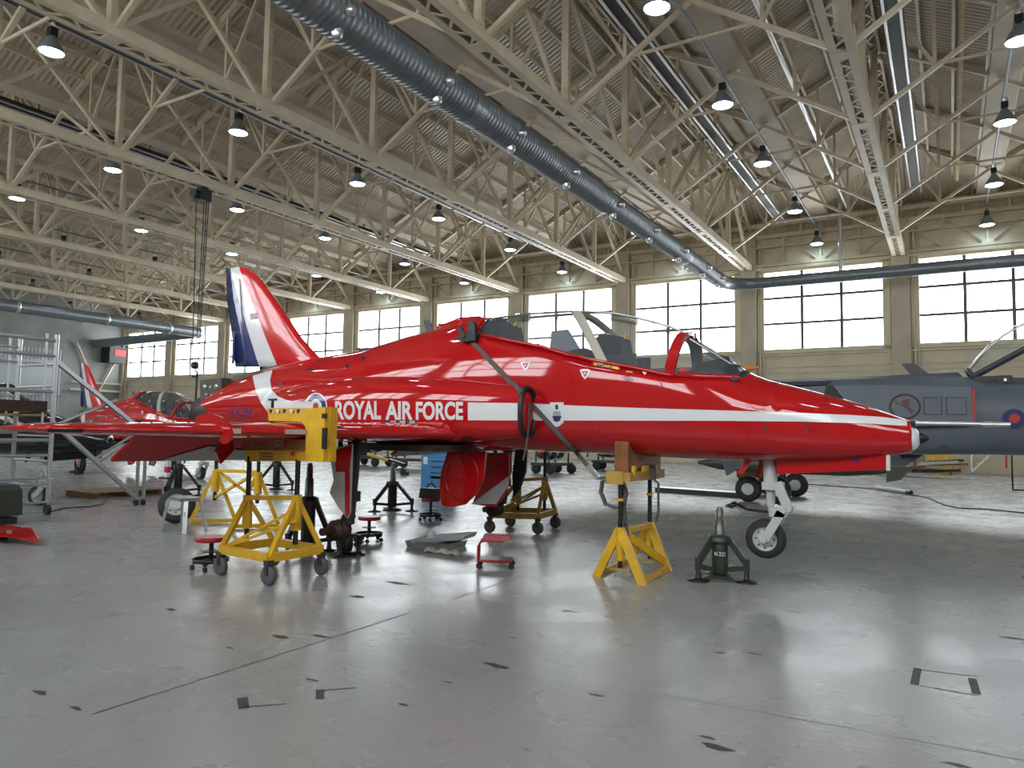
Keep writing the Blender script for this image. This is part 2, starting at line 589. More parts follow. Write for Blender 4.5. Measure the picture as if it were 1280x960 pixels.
# ---- ceiling: ridges over the trusses, gutters mid bay, hipped ends
ceil = thing('ceiling', 'ridge and valley roof of cream corrugated sheet on purlins', 'ceiling', (0, 0, 12), kind='structure')
YK0, YK1 = NODE[1], NODE[9]     # ridge ends
TXA = [XR - BAY * k for k in range(13)]
hb = BAY / 2
for x in TXA:
    for sg in (-1, 1):
        if not (XL - .1 <= x + sg * hb <= XR + .1):
            continue
        a = [(x, YK0, ZT + .15), (x, YK1, ZT + .15), (x + sg * hb, YF, ZG + .1), (x + sg * hb, YN, ZG + .1)]
        part(ceil, 'roof_sheet', M.roof, MB().prism(a, (0, 0, .05)))
        for t in (.12, .37, .62, .87):
            y0 = YK0 + (YN - YK0) * t
            y1 = YK1 + (YF - YK1) * t
            z = ZT + .03 + (ZG - ZT) * t
            xx = x + sg * hb * t
            part(ceil, 'purlin', M.steel, MB().box((xx, (y0 + y1) / 2, z), (.09, y1 - y0, .2)))
    x0, x1 = max(x - hb, XL), min(x + hb, XR)
    for yk, yw in ((YK0, YN), (YK1, YF)):
        part(ceil, 'hip_sheet', M.gable, MB().prism([(x, yk, ZT + .15), (x0, yw, ZG + .1), (x1, yw, ZG + .1)], (0, 0, .05)))
    if x - hb > XL:
        part(ceil, 'valley_gutter', M.gutter, MB().box((x - hb, (YF + YN) / 2, ZG), (.75, YF - YN, .12)).box((x - hb - .4, (YF + YN) / 2, ZG + .1), (.06, YF - YN, .3)).box((x - hb + .4, (YF + YN) / 2, ZG + .1), (.06, YF - YN, .3)))
part(ceil, 'roof_deck', M.gutter, MB().box(((XL + XR) / 2, (YF + YN) / 2, 16.0), (XR - XL + 1, YF - YN + 1, .1)))

# ---- roof trusses
ORD = ['first', 'second', 'third', 'fourth', 'fifth', 'sixth', 'seventh', 'eighth', 'ninth', 'tenth']


def truss_place(x):
    n = round((-9.45 - x) / BAY)
    return {0: 'directly above the big spiral duct', -1: 'ending over the round badge of the grey jet', -2: 'beyond the cockpit of the grey jet', -3: 'by the cream end wall', 2: 'carrying the black chain hoist'}.get(n) or '%s beyond the big spiral duct' % ORD[n - 1]


def valley_place(x):
    n = round((-9.45 - x) / BAY + .5)
    return {0: 'in the valley between the spiral duct and the grey jet', -1: 'in the roof valley over the grey jet cockpit'}.get(n) or 'in the %s roof valley beyond the spiral duct' % ORD[n - 1]


def lacing(y0, y1, z, w, step, sl=0.0):
    mb = MB()
    n = max(1, int(abs(y1 - y0) / step))
    for i in range(n):
        a, b = y0 + (y1 - y0) * i / n, y0 + (y1 - y0) * (i + 1) / n
        sg = 1 if i % 2 else -1
        mb.beam((-sg * w, a, z), (sg * w, b, z), .07, .02)
    return mb


def truss_parts():
    r = []
    mb = MB()
    for sg in (-1, 1):
        mb.box((sg * .24, (YF + YN) / 2, 0), (.10, YF - YN - .3, .30)).box((sg * .19, (YF + YN) / 2, -.14), (.18, YF - YN - .3, .025)).box((sg * .19, (YF + YN) / 2, .14), (.18, YF - YN - .3, .025))
    r.append(('bottom_chord', mb.mesh('bottom_chord', M.steel), (0, 0, ZB)))
    mb = lacing(YN + .3, YF - .3, -.14, .2, .42)
    for y in NODE:
        mb.box((0, y, -.15), (.5, .4, .02))
    r.append(('chord_lacing', mb.mesh('chord_lacing', M.steel), (0, 0, ZB)))
    mb = MB()
    lc = lacing(YK0, YK1, -.13, .15, .5)
    for sg in (-1, 1):
        mb.beam((sg * .18, YK0, 0), (sg * .18, YK1, 0), .08, .26)
        for yk, yw in ((YK0, YN + .2), (YK1, YF - .2)):
            mb.beam((sg * .18, yk, 0), (sg * .18, yw, 13.0 - ZT), .08, .26)
    for yk, yw in ((YK0, YN + .2), (YK1, YF - .2)):
        for i in range(12):
            sg = 1 if i % 2 else -1
            lc.beam((-sg * .15, yk + (yw - yk) * i / 12, (13 - ZT) * i / 12 - .13), (sg * .15, yk + (yw - yk) * (i + 1) / 12, (13 - ZT) * (i + 1) / 12 - .13), .055, .02)
    r.append(('top_chord', mb.mesh('top_chord', M.steel), (0, 0, ZT)))
    r.append(('chord_lacing', lc.mesh('chord_lacing', M.steel), (0, 0, ZT)))
    post = MB().box((0, 0, (ZB + ZT) / 2), (.22, .16, ZT - ZB - .2)).mesh('post', M.steel)
    for y in NODE[1:10]:
        r.append(('post', post, (0, y, 0)))
    h = ZT - ZB - .2
    d1 = [MB().beam((sg * .07, -2.29 * sg, ZB + .1), (sg * .07, 2.29 * sg, ZT - .1), .12, .13, up=(1, 0, 0)).mesh('diagonal', M.steel) for sg in (1, -1)]
    for y in NODE[1:9]:
        for m in d1:
            r.append(('diagonal', m, (0, y + 2.29, 0)))
    for y0, y1 in ((NODE[0], NODE[1]), (NODE[10], NODE[9])):
        r.append(('end_diagonal', MB().beam((0, y0, ZB + .1), (0, y1, ZT - .1), .16, .14).mesh('end_diagonal', M.steel), (0, 0, 0)))
    return r


tp = truss_parts()
for x in TX:
    t = thing('roof_truss', 'cream lattice steel roof truss ' + truss_place(x), 'roof truss', (x, 0, 0), 'main roof trusses')
    for nm, me, loc in tp:
        c_ = link(nm, me, t, loc)
        if nm == 'chord_lacing':
            c_['kind'] = 'stuff'

# ---- cross frames between trusses at every panel point
q = hb
zm = (ZB + ZG) / 2
zr = (ZG + ZT) / 2
FR = []
for sg in (-1, 1):
    FR.append(('strut', MB().beam((sg * (q - .25), 0, ZB + .1), (0, 0, ZG - .15), .12, .12)))
    FR.append(('rafter', MB().beam((0, 0, ZG - .05), (sg * (q - .15), 0, ZT - .02), .14, .2)))
    FR.append(('hanger_post', MB().beam((sg * q / 2, 0, zm), (sg * q / 2, 0, zr - .1), .10, .10)))
    FR.append(('web_brace', MB().beam((sg * q / 2, 0, zm), (sg * (q - .2), 0, ZT - .25), .09, .09)))
FR.append(('tie_rod', MB().tube((-q / 2, 0, zm), (q / 2, 0, zm), .05, n=8)))
frm = [(n, b.mesh(n, M.steel)) for n, b in FR]
allb = MB()
for n, b in FR:
    allb.add(b.v, b.f)
frame_all = allb.mesh('cross_frame', M.steel)
for x in [t - hb for t in TX[1:]] + [TX[1] + hb]:
    if x < XL:
        continue
    for y in NODE[2:10]:
        lab = 'cream steel cross frame ' + valley_place(x)
        if x > -32:
            t = thing('cross_frame', lab, 'roof frame', (x, y, 0), 'roof cross frames ' + valley_place(x))
            for n, me in frm:
                link(n, me, t)
        else:
            t = link('cross_frame', frame_all, None, (x, y, 0))
            tag(t, lab, 'roof frame', 'roof cross frames ' + valley_place(x))

# ---- conduits with lamps
def lamp_parts():
    sh = MB().lathe((0, 0, 0), (0, 0, 1), [(0.0, .27), (.02, .285), (.10, .255), (.22, .20), (.34, .13), (.42, .10), (.46, .06)], 24, caps=False)
    sh.lathe((0, 0, 0), (0, 0, 1), [(0.02, .265), (.10, .24), (.22, .185), (.34, .12)], 24, caps=False)
    ln = MB().lathe((0, 0, -.03), (0, 0, 1), [(0, .08), (.012, .18), (.03, .24), (.05, .265), (.06, .255)], 24)
    bx = MB().box((0, 0, .58), (.17, .17, .22)).tube((0, 0, .44), (0, 0, .5), .06)
    hk = MB().path(arc((0, 0, .78), (1, 0, 0), (0, 0, 1), .07, -.9, math.pi + .9, 10), .018, 6)
    return [('shade', sh.mesh('shade', M.shade)), ('lens', ln.mesh('lens', M.lens)), ('control_gear', bx.mesh('control_gear', M.black)), ('hook', hk.mesh('hook', M.silver))]


LP = lamp_parts()
for k, x in enumerate([TX[1] + hb] + [t - hb for t in TX[1:]]):
    if x < XL:
        continue
    zc = 12.575
    solo('lamp_conduit', 'slim dark lamp conduit ' + valley_place(x), 'conduit', M.duct, MB().tube((x, YN + .3, zc), (x, YF - .2, zc), .05, n=8), (x, 0, zc), 'lamp conduits')
    for y in (9.85, 15.9, 21.75, 27.3, 33.9, 40.2, 3.8):
        t = thing('high_bay_lamp', 'lit bell shaped lamp hanging ' + valley_place(x), 'lamp', (x, y, 11.65), 'high bay lamps ' + valley_place(x))
        for nm, me in LP:
            link(nm, me, t)
        t.scale = (1.15, 1.15, 1.0)

# ---- radiant heater strips and pipes along the roof
for x, z, y0, y1, lab in ((-7.25, 12.82, 9, 39, 'long dark radiant heater strip between the two nearest full trusses'), (-1.1, 13.3, 9, 38.5, 'long dark radiant heater strip with chrome edges beside a truss'),
                          (-14.6, 13.4, 4, 36, 'long dark radiant heater strip above the big spiral duct'), (-22.0, 13.4, 4, 38, 'dark heater strip over the red tail fin'),
                          (-29.4, 13.4, 4, 38, 'dark heater strip beside the chain hoist')):
    t = thing('radiant_heater', lab, 'heater', (x, 0, z))
    part(t, 'reflector', M.dark, MB().prism([(x - .28, y0, z - .08), (x - .16, y0, z + .08), (x + .16, y0, z + .08), (x + .28, y0, z - .08)], (0, y1 - y0, 0)))
    for sg in (-1, 1):
        part(t, 'heater_tube', M.silver, MB().tube((x + sg * .2, y0, z - .12), (x + sg * .2, y1, z - .12), .045, n=8))
    for i in range(4):
        yy = y0 + (y1 - y0) * (i + .4) / 4
        part(t, 'hanger', M.steel, MB().tube((x, yy, z + .05), (x, yy, 14.3), .012, n=5))
for x, z, m, lab in ((-4.1, 12.95, M.silver, 'pale round pipe running under the roof to a bend'), (-15.6, 13.9, M.orangepipe, 'red oxide pipe running along the roof sheets'), (.55, 13.55, M.palewood, 'thin pale pipe running up under the roof slope'),
                     (-18.4, 11.5, M.duct, 'dark cable tray on the third truss chord'), (-25.3, 11.15, M.duct, 'dark cable tray beside the hoist truss'), (-33.0, 11.4, M.duct, 'dark pipe below the distant trusses')):
    solo('service_pipe', lab, 'pipe', m, MB().tube((x, 3, z), (x, 38.6, z), .085, n=10), (x, 0, z))

# ---- ventilation ducts
def duct(name, lab, runs, r, mth=M.duct):
    o = thing(name, lab, 'duct', runs[0])
    a = V(runs[0])
    part(o, 'duct_run', mth, MB().path(runs, r, 28))
    return o


XD, ZD = -9.75, 9.4
d1 = thing('spiral_duct', 'large dark spiral ventilation duct slanting across the roof', 'duct', (XD, 38, ZD))
segs = [(-3, 14, .44), (14, 22, .42), (22, 30.5, .39), (30.5, 36.6, .36)]
for a, b, r in segs:
    mb = MB()
    pr = []
    n = int((b - a) / .14)
    for i in range(n):
        y = (b - a) * i / n
        pr += [(y, r), (y + .11, r), (y + .12, r + .012), (y + .135, r + .012)]
    pr.append((b - a, r))
    mb.lathe((XD, a, ZD), (0, 1, 0), pr, 28)
    part(d1, 'duct_section', M.duct, mb)
for a, b, r in segs[1:]:
    part(d1, 'reducer', M.duct, MB().lathe((XD, a - .25, ZD), (0, 1, 0), [(0, r + .035), (.1, r + .035), (.4, r + .008), (.5, r + .008)], 28))
for y in (9.5, 12.6, 15.8, 19, 22.5, 26, 29.5, 33, 35.5):
    for ang in (-.2, -1.3):
        c = V((XD + math.cos(ang) * .40, y, ZD + math.sin(ang) * .40))
        ax = V((math.cos(ang), 0, math.sin(ang)))
        part(d1, 'jet_nozzle', M.silver, MB().lathe(c - ax * .05, ax, [(0, .12), (.1, .12), (.13, .10), (.16, .10), (.2, .06)], 14))
el = [V((XD, 36.5, ZD))] + [V((XD + 1.5 - 1.5 * math.cos(t), 36.5 + 1.5 * math.sin(t), ZD)) for t in (.25, .5, .8, 1.1, 1.4, 1.57)]
part(d1, 'elbow', M.duct, MB().path(el, [.36, .35, .34, .33, .31, .29, .29], 24))
part(d1, 'wall_run', M.duct, MB().path([(XD + 1.45, 38, ZD), (8, 38, ZD - .02)], .29, 24))
part(d1, 'drop_pipe', M.silver, MB().path([(-4.4, 38.6, 13.2), (-4.4, 38.4, ZD + .2)], .09, 10))
d2 = thing('spiral_duct', 'grey spiral ventilation duct over the distant red jet', 'duct', (-53, 38, ZD))
part(d2, 'duct_section', M.duct, MB().path([(-53, 2, ZD), (-53, 37.4, ZD)], .42, 24))
part(d2, 'elbow', M.duct, MB().path([(-53, 37.3, ZD), (-53.1, 37.8, ZD), (-53.5, 38.2, ZD), (-54.2, 38.3, ZD)], [.42, .42, .42, .4], 20))
part(d2, 'wall_run', M.duct, MB().path([(-54.1, 38.3, ZD), (XL + .05, 38.3, ZD - .1)], .4, 20))
for y in (6, 12, 18, 24, 30, 35):
    part(d2, 'joint_band', M.silver, MB().lathe((-53, y, ZD), (0, 1, 0), [(0, .43), (.02, .45), (.2, .45), (.22, .43)], 24))

# ---- chain hoist
h0 = pX(253, 245, -24.3)
hk = pX(243, 462, -24.3)
t = thing('chain_hoist', 'black electric chain hoist with long chains and a hook hung from a truss', 'hoist', (h0.x, h0.y, hk.z - .3))
part(t, 'hoist_body', M.black, MB().box((h0.x, h0.y, h0.z), (.5, .45, .45)).tube((h0.x, h0.y - .4, h0.z), (h0.x, h0.y + .1, h0.z), .17))
part(t, 'trolley', M.black, MB().box((h0.x, h0.y, h0.z + .3), (.3, .3, .2)))
for dx, dy, zz in ((-.15, -.15, hk.z + .1), (-.02, .1, hk.z + .1), (.12, .2, 2.2), (.2, .05, 2.4)):
    part(t, 'chain', M.cable, MB().tube((h0.x + dx, h0.y + dy, h0.z), (h0.x + dx * .4, h0.y + dy * .4, zz), .018, n=6))
part(t, 'hook', M.black, MB().lathe((h0.x, h0.y, hk.z + .02), (0, 0, 1), [(0, .05), (.05, .13), (.22, .13), (.28, .05)], 12).path(arc((h0.x, h0.y, hk.z - .16), (0, 1, 0), (0, 0, 1), .12, 1.6, -2.6, 10), .03, 8))
# ================================================================== the red trainer jet
YC = 8.05


def smooth_tab(xs, tab, k=5):
    """tab: list of (x, v...) from nose (x high) to tail; returns smoothed columns at xs"""
    tab = sorted(tab)
    tx = [t[0] for t in tab]
    out = []
    for j in range(1, len(tab[0])):
        y = np.interp(xs, tx, [t[j] for t in tab])
        p = np.pad(y, k, mode='reflect', reflect_type='odd')
        ker = np.hanning(2 * k + 3)[1:-1]
        out.append(np.convolve(p, ker / ker.sum(), 'valid'))
    return out


ST = [  # x, bottom, top (canopy included), half width, height of max width
    (-.33, 1.465, 1.775, .155, 1.62), (-.49, 1.425, 1.835, .215, 1.63), (-.65, 1.40, 1.905, .27, 1.65), (-.96, 1.37, 2.005, .36, 1.68), (-1.30, 1.35, 2.105, .43, 1.72),
    (-1.65, 1.34, 2.20, .49, 1.76), (-1.83, 1.335, 2.275, .52, 1.78), (-2.10, 1.335, 2.47, .55, 1.80), (-2.39, 1.335, 2.655, .58, 1.82), (-2.51, 1.335, 2.72, .59, 1.83), (-2.64, 1.34, 2.81, .60, 1.84), (-2.89, 1.345, 2.90, .61, 1.85),
    (-3.15, 1.35, 2.98, .62, 1.86), (-3.5, 1.36, 3.06, .63, 1.88), (-3.97, 1.36, 3.11, .64, 1.9), (-4.69, 1.37, 3.125, .65, 1.95), (-5.26, 1.37, 3.085, .65, 2.0), (-5.61, 1.37, 3.06, .64, 2.0), (-5.89, 1.37, 3.01, .63, 2.0),
    (-6.31, 1.36, 2.955, .62, 2.0), (-6.95, 1.36, 2.83, .60, 1.98), (-7.42, 1.38, 2.755, .57, 1.97), (-8.2, 1.43, 2.70, .52, 1.97), (-9.17, 1.52, 2.60, .43, 1.98), (-9.8, 1.60, 2.46, .36, 1.98), (-10.24, 1.65, 2.36, .31, 1.97), (-10.8, 1.70, 2.16, .25, 1.92)]
SILL = [(-1.75, 2.21), (-2.2, 2.22), (-2.54, 2.25), (-2.88, 2.33), (-3.55, 2.46), (-4.07, 2.62), (-4.9, 2.80), (-5.2, 2.88)]
xs = np.concatenate([np.linspace(-10.8, -5.3, 60), np.linspace(-5.2, -1.7, 60), np.linspace(-1.65, -.33, 24)])
zb, zt, hw, zc = smooth_tab(xs, ST, 2)
CK0, CK1 = -5.12, -1.80          # glazed length


def sec(i, t):
    """superellipse point; t=0 starboard side, pi/2 top, -pi/2 bottom"""
    c, s = math.cos(t), math.sin(t)
    n = 2.25 if s > 0 else 2.5
    y = -hw[i] * math.copysign(abs(c) ** (2 / n), c)
    z = zc[i] + (zt[i] - zc[i] if s > 0 else zc[i] - zb[i]) * math.copysign(abs(s) ** (2 / n), s)
    return V((xs[i], YC + y, z))


def sill_t(i):
    zs = np.interp(xs[i], [a for a, b in SILL][::-1], [b for a, b in SILL][::-1])
    r = min(max((zs - zc[i]) / (zt[i] - zc[i]), 0.05), .97)
    return math.asin(r ** (2.25 / 2))


rings, glass_rings = [], []
NS, NT = 30, 12
for i in range(len(xs)):
    inck = CK0 <= xs[i] <= CK1
    ts = sill_t(i) if inck else sill_t(i) if CK0 - .4 < xs[i] < CK1 + .3 else 0.75
    out = [sec(i, ts - (math.pi + 2 * ts) * k / NS) for k in range(NS + 1)]   # starboard sill, under the belly, port sill
    top = [sec(i, math.pi - ts - (math.pi - 2 * ts) * k / NT) for k in range(1, NT)]
    if inck and CK0 + .1 < xs[i] < CK1 - .1:
        s0, s1 = out[0], out[-1]
        wy = (s1.y - s0.y) / 2 - .05
        fz = 1.75
        tub = []
        for k in range(1, NT):
            f = k / NT
            if f < .25:
                tub.append(V((xs[i], YC + wy, s0.z + (fz - s0.z) * f / .25 - .0)))
            elif f > .75:
                tub.append(V((xs[i], YC - wy, fz + (s0.z - fz) * (f - .75) / .25)))
            else:
                tub.append(V((xs[i], YC + wy * (1 - (f - .25) * 4), fz)))
        rings.append(out + tub)
    else:
        rings.append(out + top)
    if inck:
        glass_rings.append([out[-1]] + top + [out[0]])

hawk = thing('trainer_jet', 'gloss red jet trainer with a white side flash raised on yellow trestles', 'aircraft', (-5.5, YC, 0))
fb = MB()
nR = len(rings[0])
vs = [p for r in rings for p in r]
fs, mi = [], []
for i in range(len(rings) - 1):
    for k in range(nR):
        k2 = (k + 1) % nR
        fs.append((i * nR + k, i * nR + k2, (i + 1) * nR + k2, (i + 1) * nR + k))
        mi.append(1 if (k >= NS and CK0 < xs[i] and xs[i + 1] < CK1) else 0)
fb.add(vs, fs, True)
fb.mi = mi
fb.add(rings[0], [tuple(range(nR))], False, 2)
fus = part(hawk, 'fuselage', [M.red, M.cockpit, M.panel_brown], fb)

# nose cap
nc = [[V((x, YC + (p.y - YC) * f, 1.62 + (p.z - 1.62) * f - dz)) for p in rings[-1]] for x, f, dz in ((-.33, 1.0, 0), (-.315, .94, .006), (-.305, .70, .02))]
part(hawk, 'nose_ring', M.red, MB().loft(nc))
part(hawk, 'nose_cap', M.white, MB().lathe((-.32, YC, 1.598), (1, 0, 0), [(0, .118), (.02, .115), (.05, .095), (.075, .055), (.085, .01)], 24))
part(hawk, 'nose_sensor', M.black, MB().lathe((-.245, YC, 1.605), (1, 0, 0), [(0, .06), (.03, .05), (.08, .015)], 12))
pb = pY(1143, 529, YC)
pe = pY(1263, 531, YC)
part(hawk, 'pitot_boom', M.silver, MB().path([pb - V((.25, 0, 0)), pb, pb + V((.05, 0, 0)), pb + (pe - pb) * .85, pe], [.03, .03, .022, .016, .012], 10).lathe(pe - V((.22, 0, 0)), (1, 0, 0), [(0, .016), (.02, .026), (.22, .022)], 10))
part(hawk, 'probe_mount', M.black, MB().box(pb - V((.05, 0, .03)), (.12, .06, .1)))

# intake trunks
TR = [(-4.18, 1.55, 2.12, .60, .95), (-4.6, 1.50, 2.17, .50, .99), (-5.2, 1.46, 2.24, .42, 1.02), (-6.0, 1.43, 2.30, .35, 1.0), (-6.8, 1.43, 2.32, .28, .93), (-7.6, 1.46, 2.30, .2, .80), (-8.4, 1.52, 2.24, .1, .62), (-9.2, 1.62, 2.15, .05, .40)]
tx = np.linspace(-9.2, -4.18, 40)
tb, tt, ti, to = smooth_tab(tx, TR, 3)
trunks = []
for sg, nm in ((-1, 'intake_trunk'), (1, 'intake_trunk')):
    rr = []
    for i in range(len(tx)):
        cy, wy, cz, wz = (ti[i] + to[i]) / 2, (to[i] - ti[i]) / 2, (tb[i] + tt[i]) / 2, (tt[i] - tb[i]) / 2
        rr.append([V((tx[i], YC + sg * (cy + wy * math.copysign(abs(math.cos(t)) ** .8, math.cos(t))), cz + wz * math.copysign(abs(math.sin(t)) ** .8, math.sin(t)))) for t in (2 * math.pi * k / 32 for k in range(32))])
    mb = MB().loft(rr, caps=False)
    last = rr[-1]
    c = sum(last, V()) / 32
    inner = [[c + (p - c) * f + V((dx, 0, 0)) for p in last] for f, dx in ((1, 0), (.97, .02), (.92, .01), (.88, -.3))]
    mb.loft(inner, caps=False)
    tk = part(hawk, nm, M.red, mb)
    trunks.append((mb, tk))
    part(tk, 'intake_cover', M.redplastic, MB().loft([[c + (p - c) * f + V((dx, 0, 0)) for p in last] for f, dx in ((.90, .0), (.90, .015), (.6, .03))]), label='dark red cover plugging the air intake')
    part(tk, 'cover_rim', M.black, MB().path([c + (p - c) * .97 + V((.025, 0, 0)) for p in last] + [c + (last[0] - c) * .97 + V((.025, 0, 0))], .03, 8))
    part(tk, 'cover_strap', M.webbing, MB().path([c + V((.04, 0, .1)), c + V((.06, sg * .03, -.15)), c + V((.05, sg * .06, -.4)), c + V((.02, sg * .08, -.55))], .012, 6))

# fin and rudder
LE = [(2.40, -7.75), (2.62, -8.10), (2.73, -8.34), (3.02, -8.70), (3.58, -9.24), (4.0, -9.65), (4.17, -9.86), (4.28, -10.07), (4.325, -10.26)]
TE = [(2.40, -9.60), (2.60, -9.66), (2.62, -10.27), (3.11, -10.37), (3.78, -10.56), (4.325, -10.61)]
zs_ = [2.40, 2.5, 2.60, 2.62, 2.73, 2.85, 3.02, 3.2, 3.4, 3.58, 3.8, 4.0, 4.17, 4.28, 4.325]
fr = []
for z in zs_:
    le = np.interp(z, [a for a, b in LE], [b for a, b in LE])
    te = np.interp(z, [a for a, b in TE], [b for a, b in TE])
    ch = le - te
    ring = []
    for sgn in (-1, 1):
        rng = [0, .02, .06, .13, .25, .4, .6, .8, 1] if sgn < 0 else [.8, .6, .4, .25, .13, .06, .02]
        for u in rng:
            th = .5 * min(ch, 1.6) * .10 * (2.969 * math.sqrt(u) - 1.26 * u - 3.516 * u * u + 2.843 * u ** 3 - 1.036 * u ** 4) * (.35 if z > 4.3 else 1)
            ring.append(V((le - ch * u, YC + sgn * th, z)))
    fr.append(ring)
mfin = mat('fin_paint', (1, 1, 1), 0.16, coat=0.6)
nt = mfin.node_tree
tcf = nt.nodes.new('ShaderNodeTexCoord')
sx = nt.nodes.new('ShaderNodeSeparateXYZ')
nt.links.new(tcf.outputs['Object'], sx.inputs[0])


def lin(a, z0, k):   # 1 where x > a - k (z - z0)   (object x is world x + 5.5)
    m1 = nt.nodes.new('ShaderNodeMath')
    m1.operation = 'MULTIPLY_ADD'
    m1.inputs[1].default_value = k
    m1.inputs[2].default_value = -k * z0 - a - 5.5
    nt.links.new(sx.outputs[2], m1.inputs[0])
    m2 = nt.nodes.new('ShaderNodeMath')
    m2.operation = 'ADD'
    nt.links.new(m1.outputs[0], m2.inputs[0])
    nt.links.new(sx.outputs[0], m2.inputs[1])
    m3 = nt.nodes.new('ShaderNodeMath')
    m3.operation = 'GREATER_THAN'
    m3.inputs[1].default_value = 0
    nt.links.new(m2.outputs[0], m3.inputs[0])
    return m3.outputs[0]


def mix2(f, a, b):
    m = nt.nodes.new('ShaderNodeMix')
    m.data_type = 'RGBA'
    nt.links.new(f, m.inputs['Factor'])
    for s, v in (('A', a), ('B', b)):
        if isinstance(v, tuple):
            m.inputs[s].default_value = (*v, 1)
        else:
            nt.links.new(v, m.inputs[s])
    return m.outputs['Result']


cfin = mix2(lin(-9.17, 2.6, .63), mix2(lin(-9.62, 2.6, .51), (.02, .035, .16), (.72, .73, .75)), (.56, .006, .01))
nt.links.new(cfin, nt.nodes['Principled BSDF'].inputs['Base Color'])
finmb = MB().loft(fr)
fin = part(hawk, 'tail_fin', mfin, finmb)
part(fin, 'rudder_gap', M.dark, MB().beam((-10.18, YC - .052, 4.1), (-9.95, YC - .06, 2.65), .008, .012))
part(fin, 'rudder_tab', M.blue, MB().box((-10.33, YC, 2.95), (.05, .02, .55)))
# open tail bay and jet pipe
part(hawk, 'tail_structure', M.panel_brown, MB().prism([(-10.3, YC - .22, 2.05), (-10.88, YC - .2, 2.05), (-10.9, YC - .2, 2.4), (-10.32, YC - .22, 2.42)], (0, .42, 0)))
for dx, dz, r in ((-10.45, 2.28, .045), (-10.6, 2.27, .025), (-10.75, 2.28, .045), (-10.7, 2.15, .02), (-10.55, 2.14, .02), (-10.42, 2.14, .02)):
    part(hawk, 'structure_boss', M.silver, MB().lathe((dx, YC - .2, dz), (0, -1, 0), [(0, r), (.03, r), (.035, r * .5)], 12))
part(hawk, 'jet_pipe', M.dark, MB().lathe((-10.6, YC, 1.88), (-1, 0, 0), [(0, .27), (.3, .26), (.48, .24), (.48, .21), (.1, .2)], 28, caps=False))
part(hawk, 'fin_root_gap', M.panel_brown, MB().prism([(-9.1, YC - .16, 2.50), (-10.2, YC - .13, 2.36), (-10.15, YC - .1, 2.46), (-9.6, YC - .1, 2.53), (-9.15, YC - .12, 2.6)], (0, .24, 0)))

# wings
wing_z = lambda y: 1.565
def airfoil(y, le, ch, z, tc):
    r = []
    for sgn in (1, -1):
        rng = [1, .8, .6, .4, .25, .13, .06, .02, .005] if sgn > 0 else [0, .005, .02, .06, .13, .25, .4, .6, .8]
        for u in rng:
            th = 5 * tc * ch * (.2969 * math.sqrt(u) - .126 * u - .3516 * u * u + .2843 * u ** 3 - .1036 * u ** 4)
            r.append(V((le - ch * u, y, z + sgn * th * (1.1 if sgn > 0 else .9))))
    return r


for sg in (-1, 1):
    rr = []
    for a in (0.3, 1.0, 2.0, 3.0, 4.0, 4.55, 4.66, 4.70):
        e = {4.66: .04, 4.70: .12}.get(a, 0)
        rr.append(airfoil(YC + sg * a, -4.6 - .488 * a - e, 2.75 - 1.85 * a / 4.7 - e * 1.5, 1.565, .105 * (1 if a < 4.6 else .8 if a < 4.68 else .35)))
    wg = part(hawk, 'wing', M.red, MB().loft(rr))
    a = 3.28
    le = -4.6 - .488 * a
    fpts = [(le + .10, 1.36), (le + .16, 1.45), (le + .16, 1.58), (le + .10, 1.70), (le - .05, 1.77), (le - .25, 1.78), (le - .7, 1.66), (le - .75, 1.62), (le - .2, 1.5), (le - .03, 1.36)]
    fpts = [(q.x, q.z) for q in (pY(u, v, YC - 3.28) for u, v in ((244, 529), (247, 521), (255, 517), (268, 517.5), (279, 522), (287, 530), (290.5, 540), (290, 549), (285, 554.5), (279, 555), (275, 551), (276, 544), (272, 537), (258, 531)))]
    part(wg, 'wing_fence', M.red, MB().prism([(x, YC + sg * a - .012, z) for x, z in fpts], (0, .024, 0)))
    for a0, a1 in ((2.55, 2.75), (3.15, 3.24)):
        p, q_ = V((-4.6 - .488 * a0 + .012, YC + sg * a0, 1.567)), V((-4.6 - .488 * a1 + .012, YC + sg * a1, 1.567))
        part(wg, 'bare_leading_edge', M.silver, MB().beam(p, q_, .035, .05))
    a0, a1 = 4.38, 4.62
    part(wg, 'tip_dark_glint', M.gloss_black, MB().beam((-4.6 - .488 * a0 + .0, YC + sg * a0, 1.55), (-4.6 - .488 * a1 + .0, YC + sg * a1, 1.55), .06, .03))  # black bar imitates a dark reflection on the leading edge
    # drooped flap: hinge under the trailing edge
    A, B = 0.95, 3.35
    te = lambda a: -4.6 - .488 * a - (2.75 - 1.85 * a / 4.7)
    pts = [(te(A) + .25, YC + sg * A, 1.52), (te(B) + .2, YC + sg * B, 1.53), (te(B) - .18, YC + sg * (B + .1), 1.21), (te(A) - .18, YC + sg * A, 1.19)]
    fp = part(wg, 'flap', M.red, MB().prism(pts, (-.03, 0, .03)))
    off = V((.008, 0, -.004))
    l = lambda i, j, f: V(pts[i]) + (V(pts[j]) - V(pts[i])) * f
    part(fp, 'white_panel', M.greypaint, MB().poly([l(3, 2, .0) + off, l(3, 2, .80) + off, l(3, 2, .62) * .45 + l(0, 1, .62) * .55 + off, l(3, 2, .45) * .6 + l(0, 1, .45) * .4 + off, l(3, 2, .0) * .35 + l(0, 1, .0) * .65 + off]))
    m0 = l(0, 1, .6)
    part(fp, 'hinge_fairing', M.red, MB().prism([m0 + V((.15, 0, 0)), m0 + V((.02, -.12, -.22)), m0 + V((-.05, 0, -.36)), m0 + V((.02, .12, -.2))], (-.05, 0, .02)))

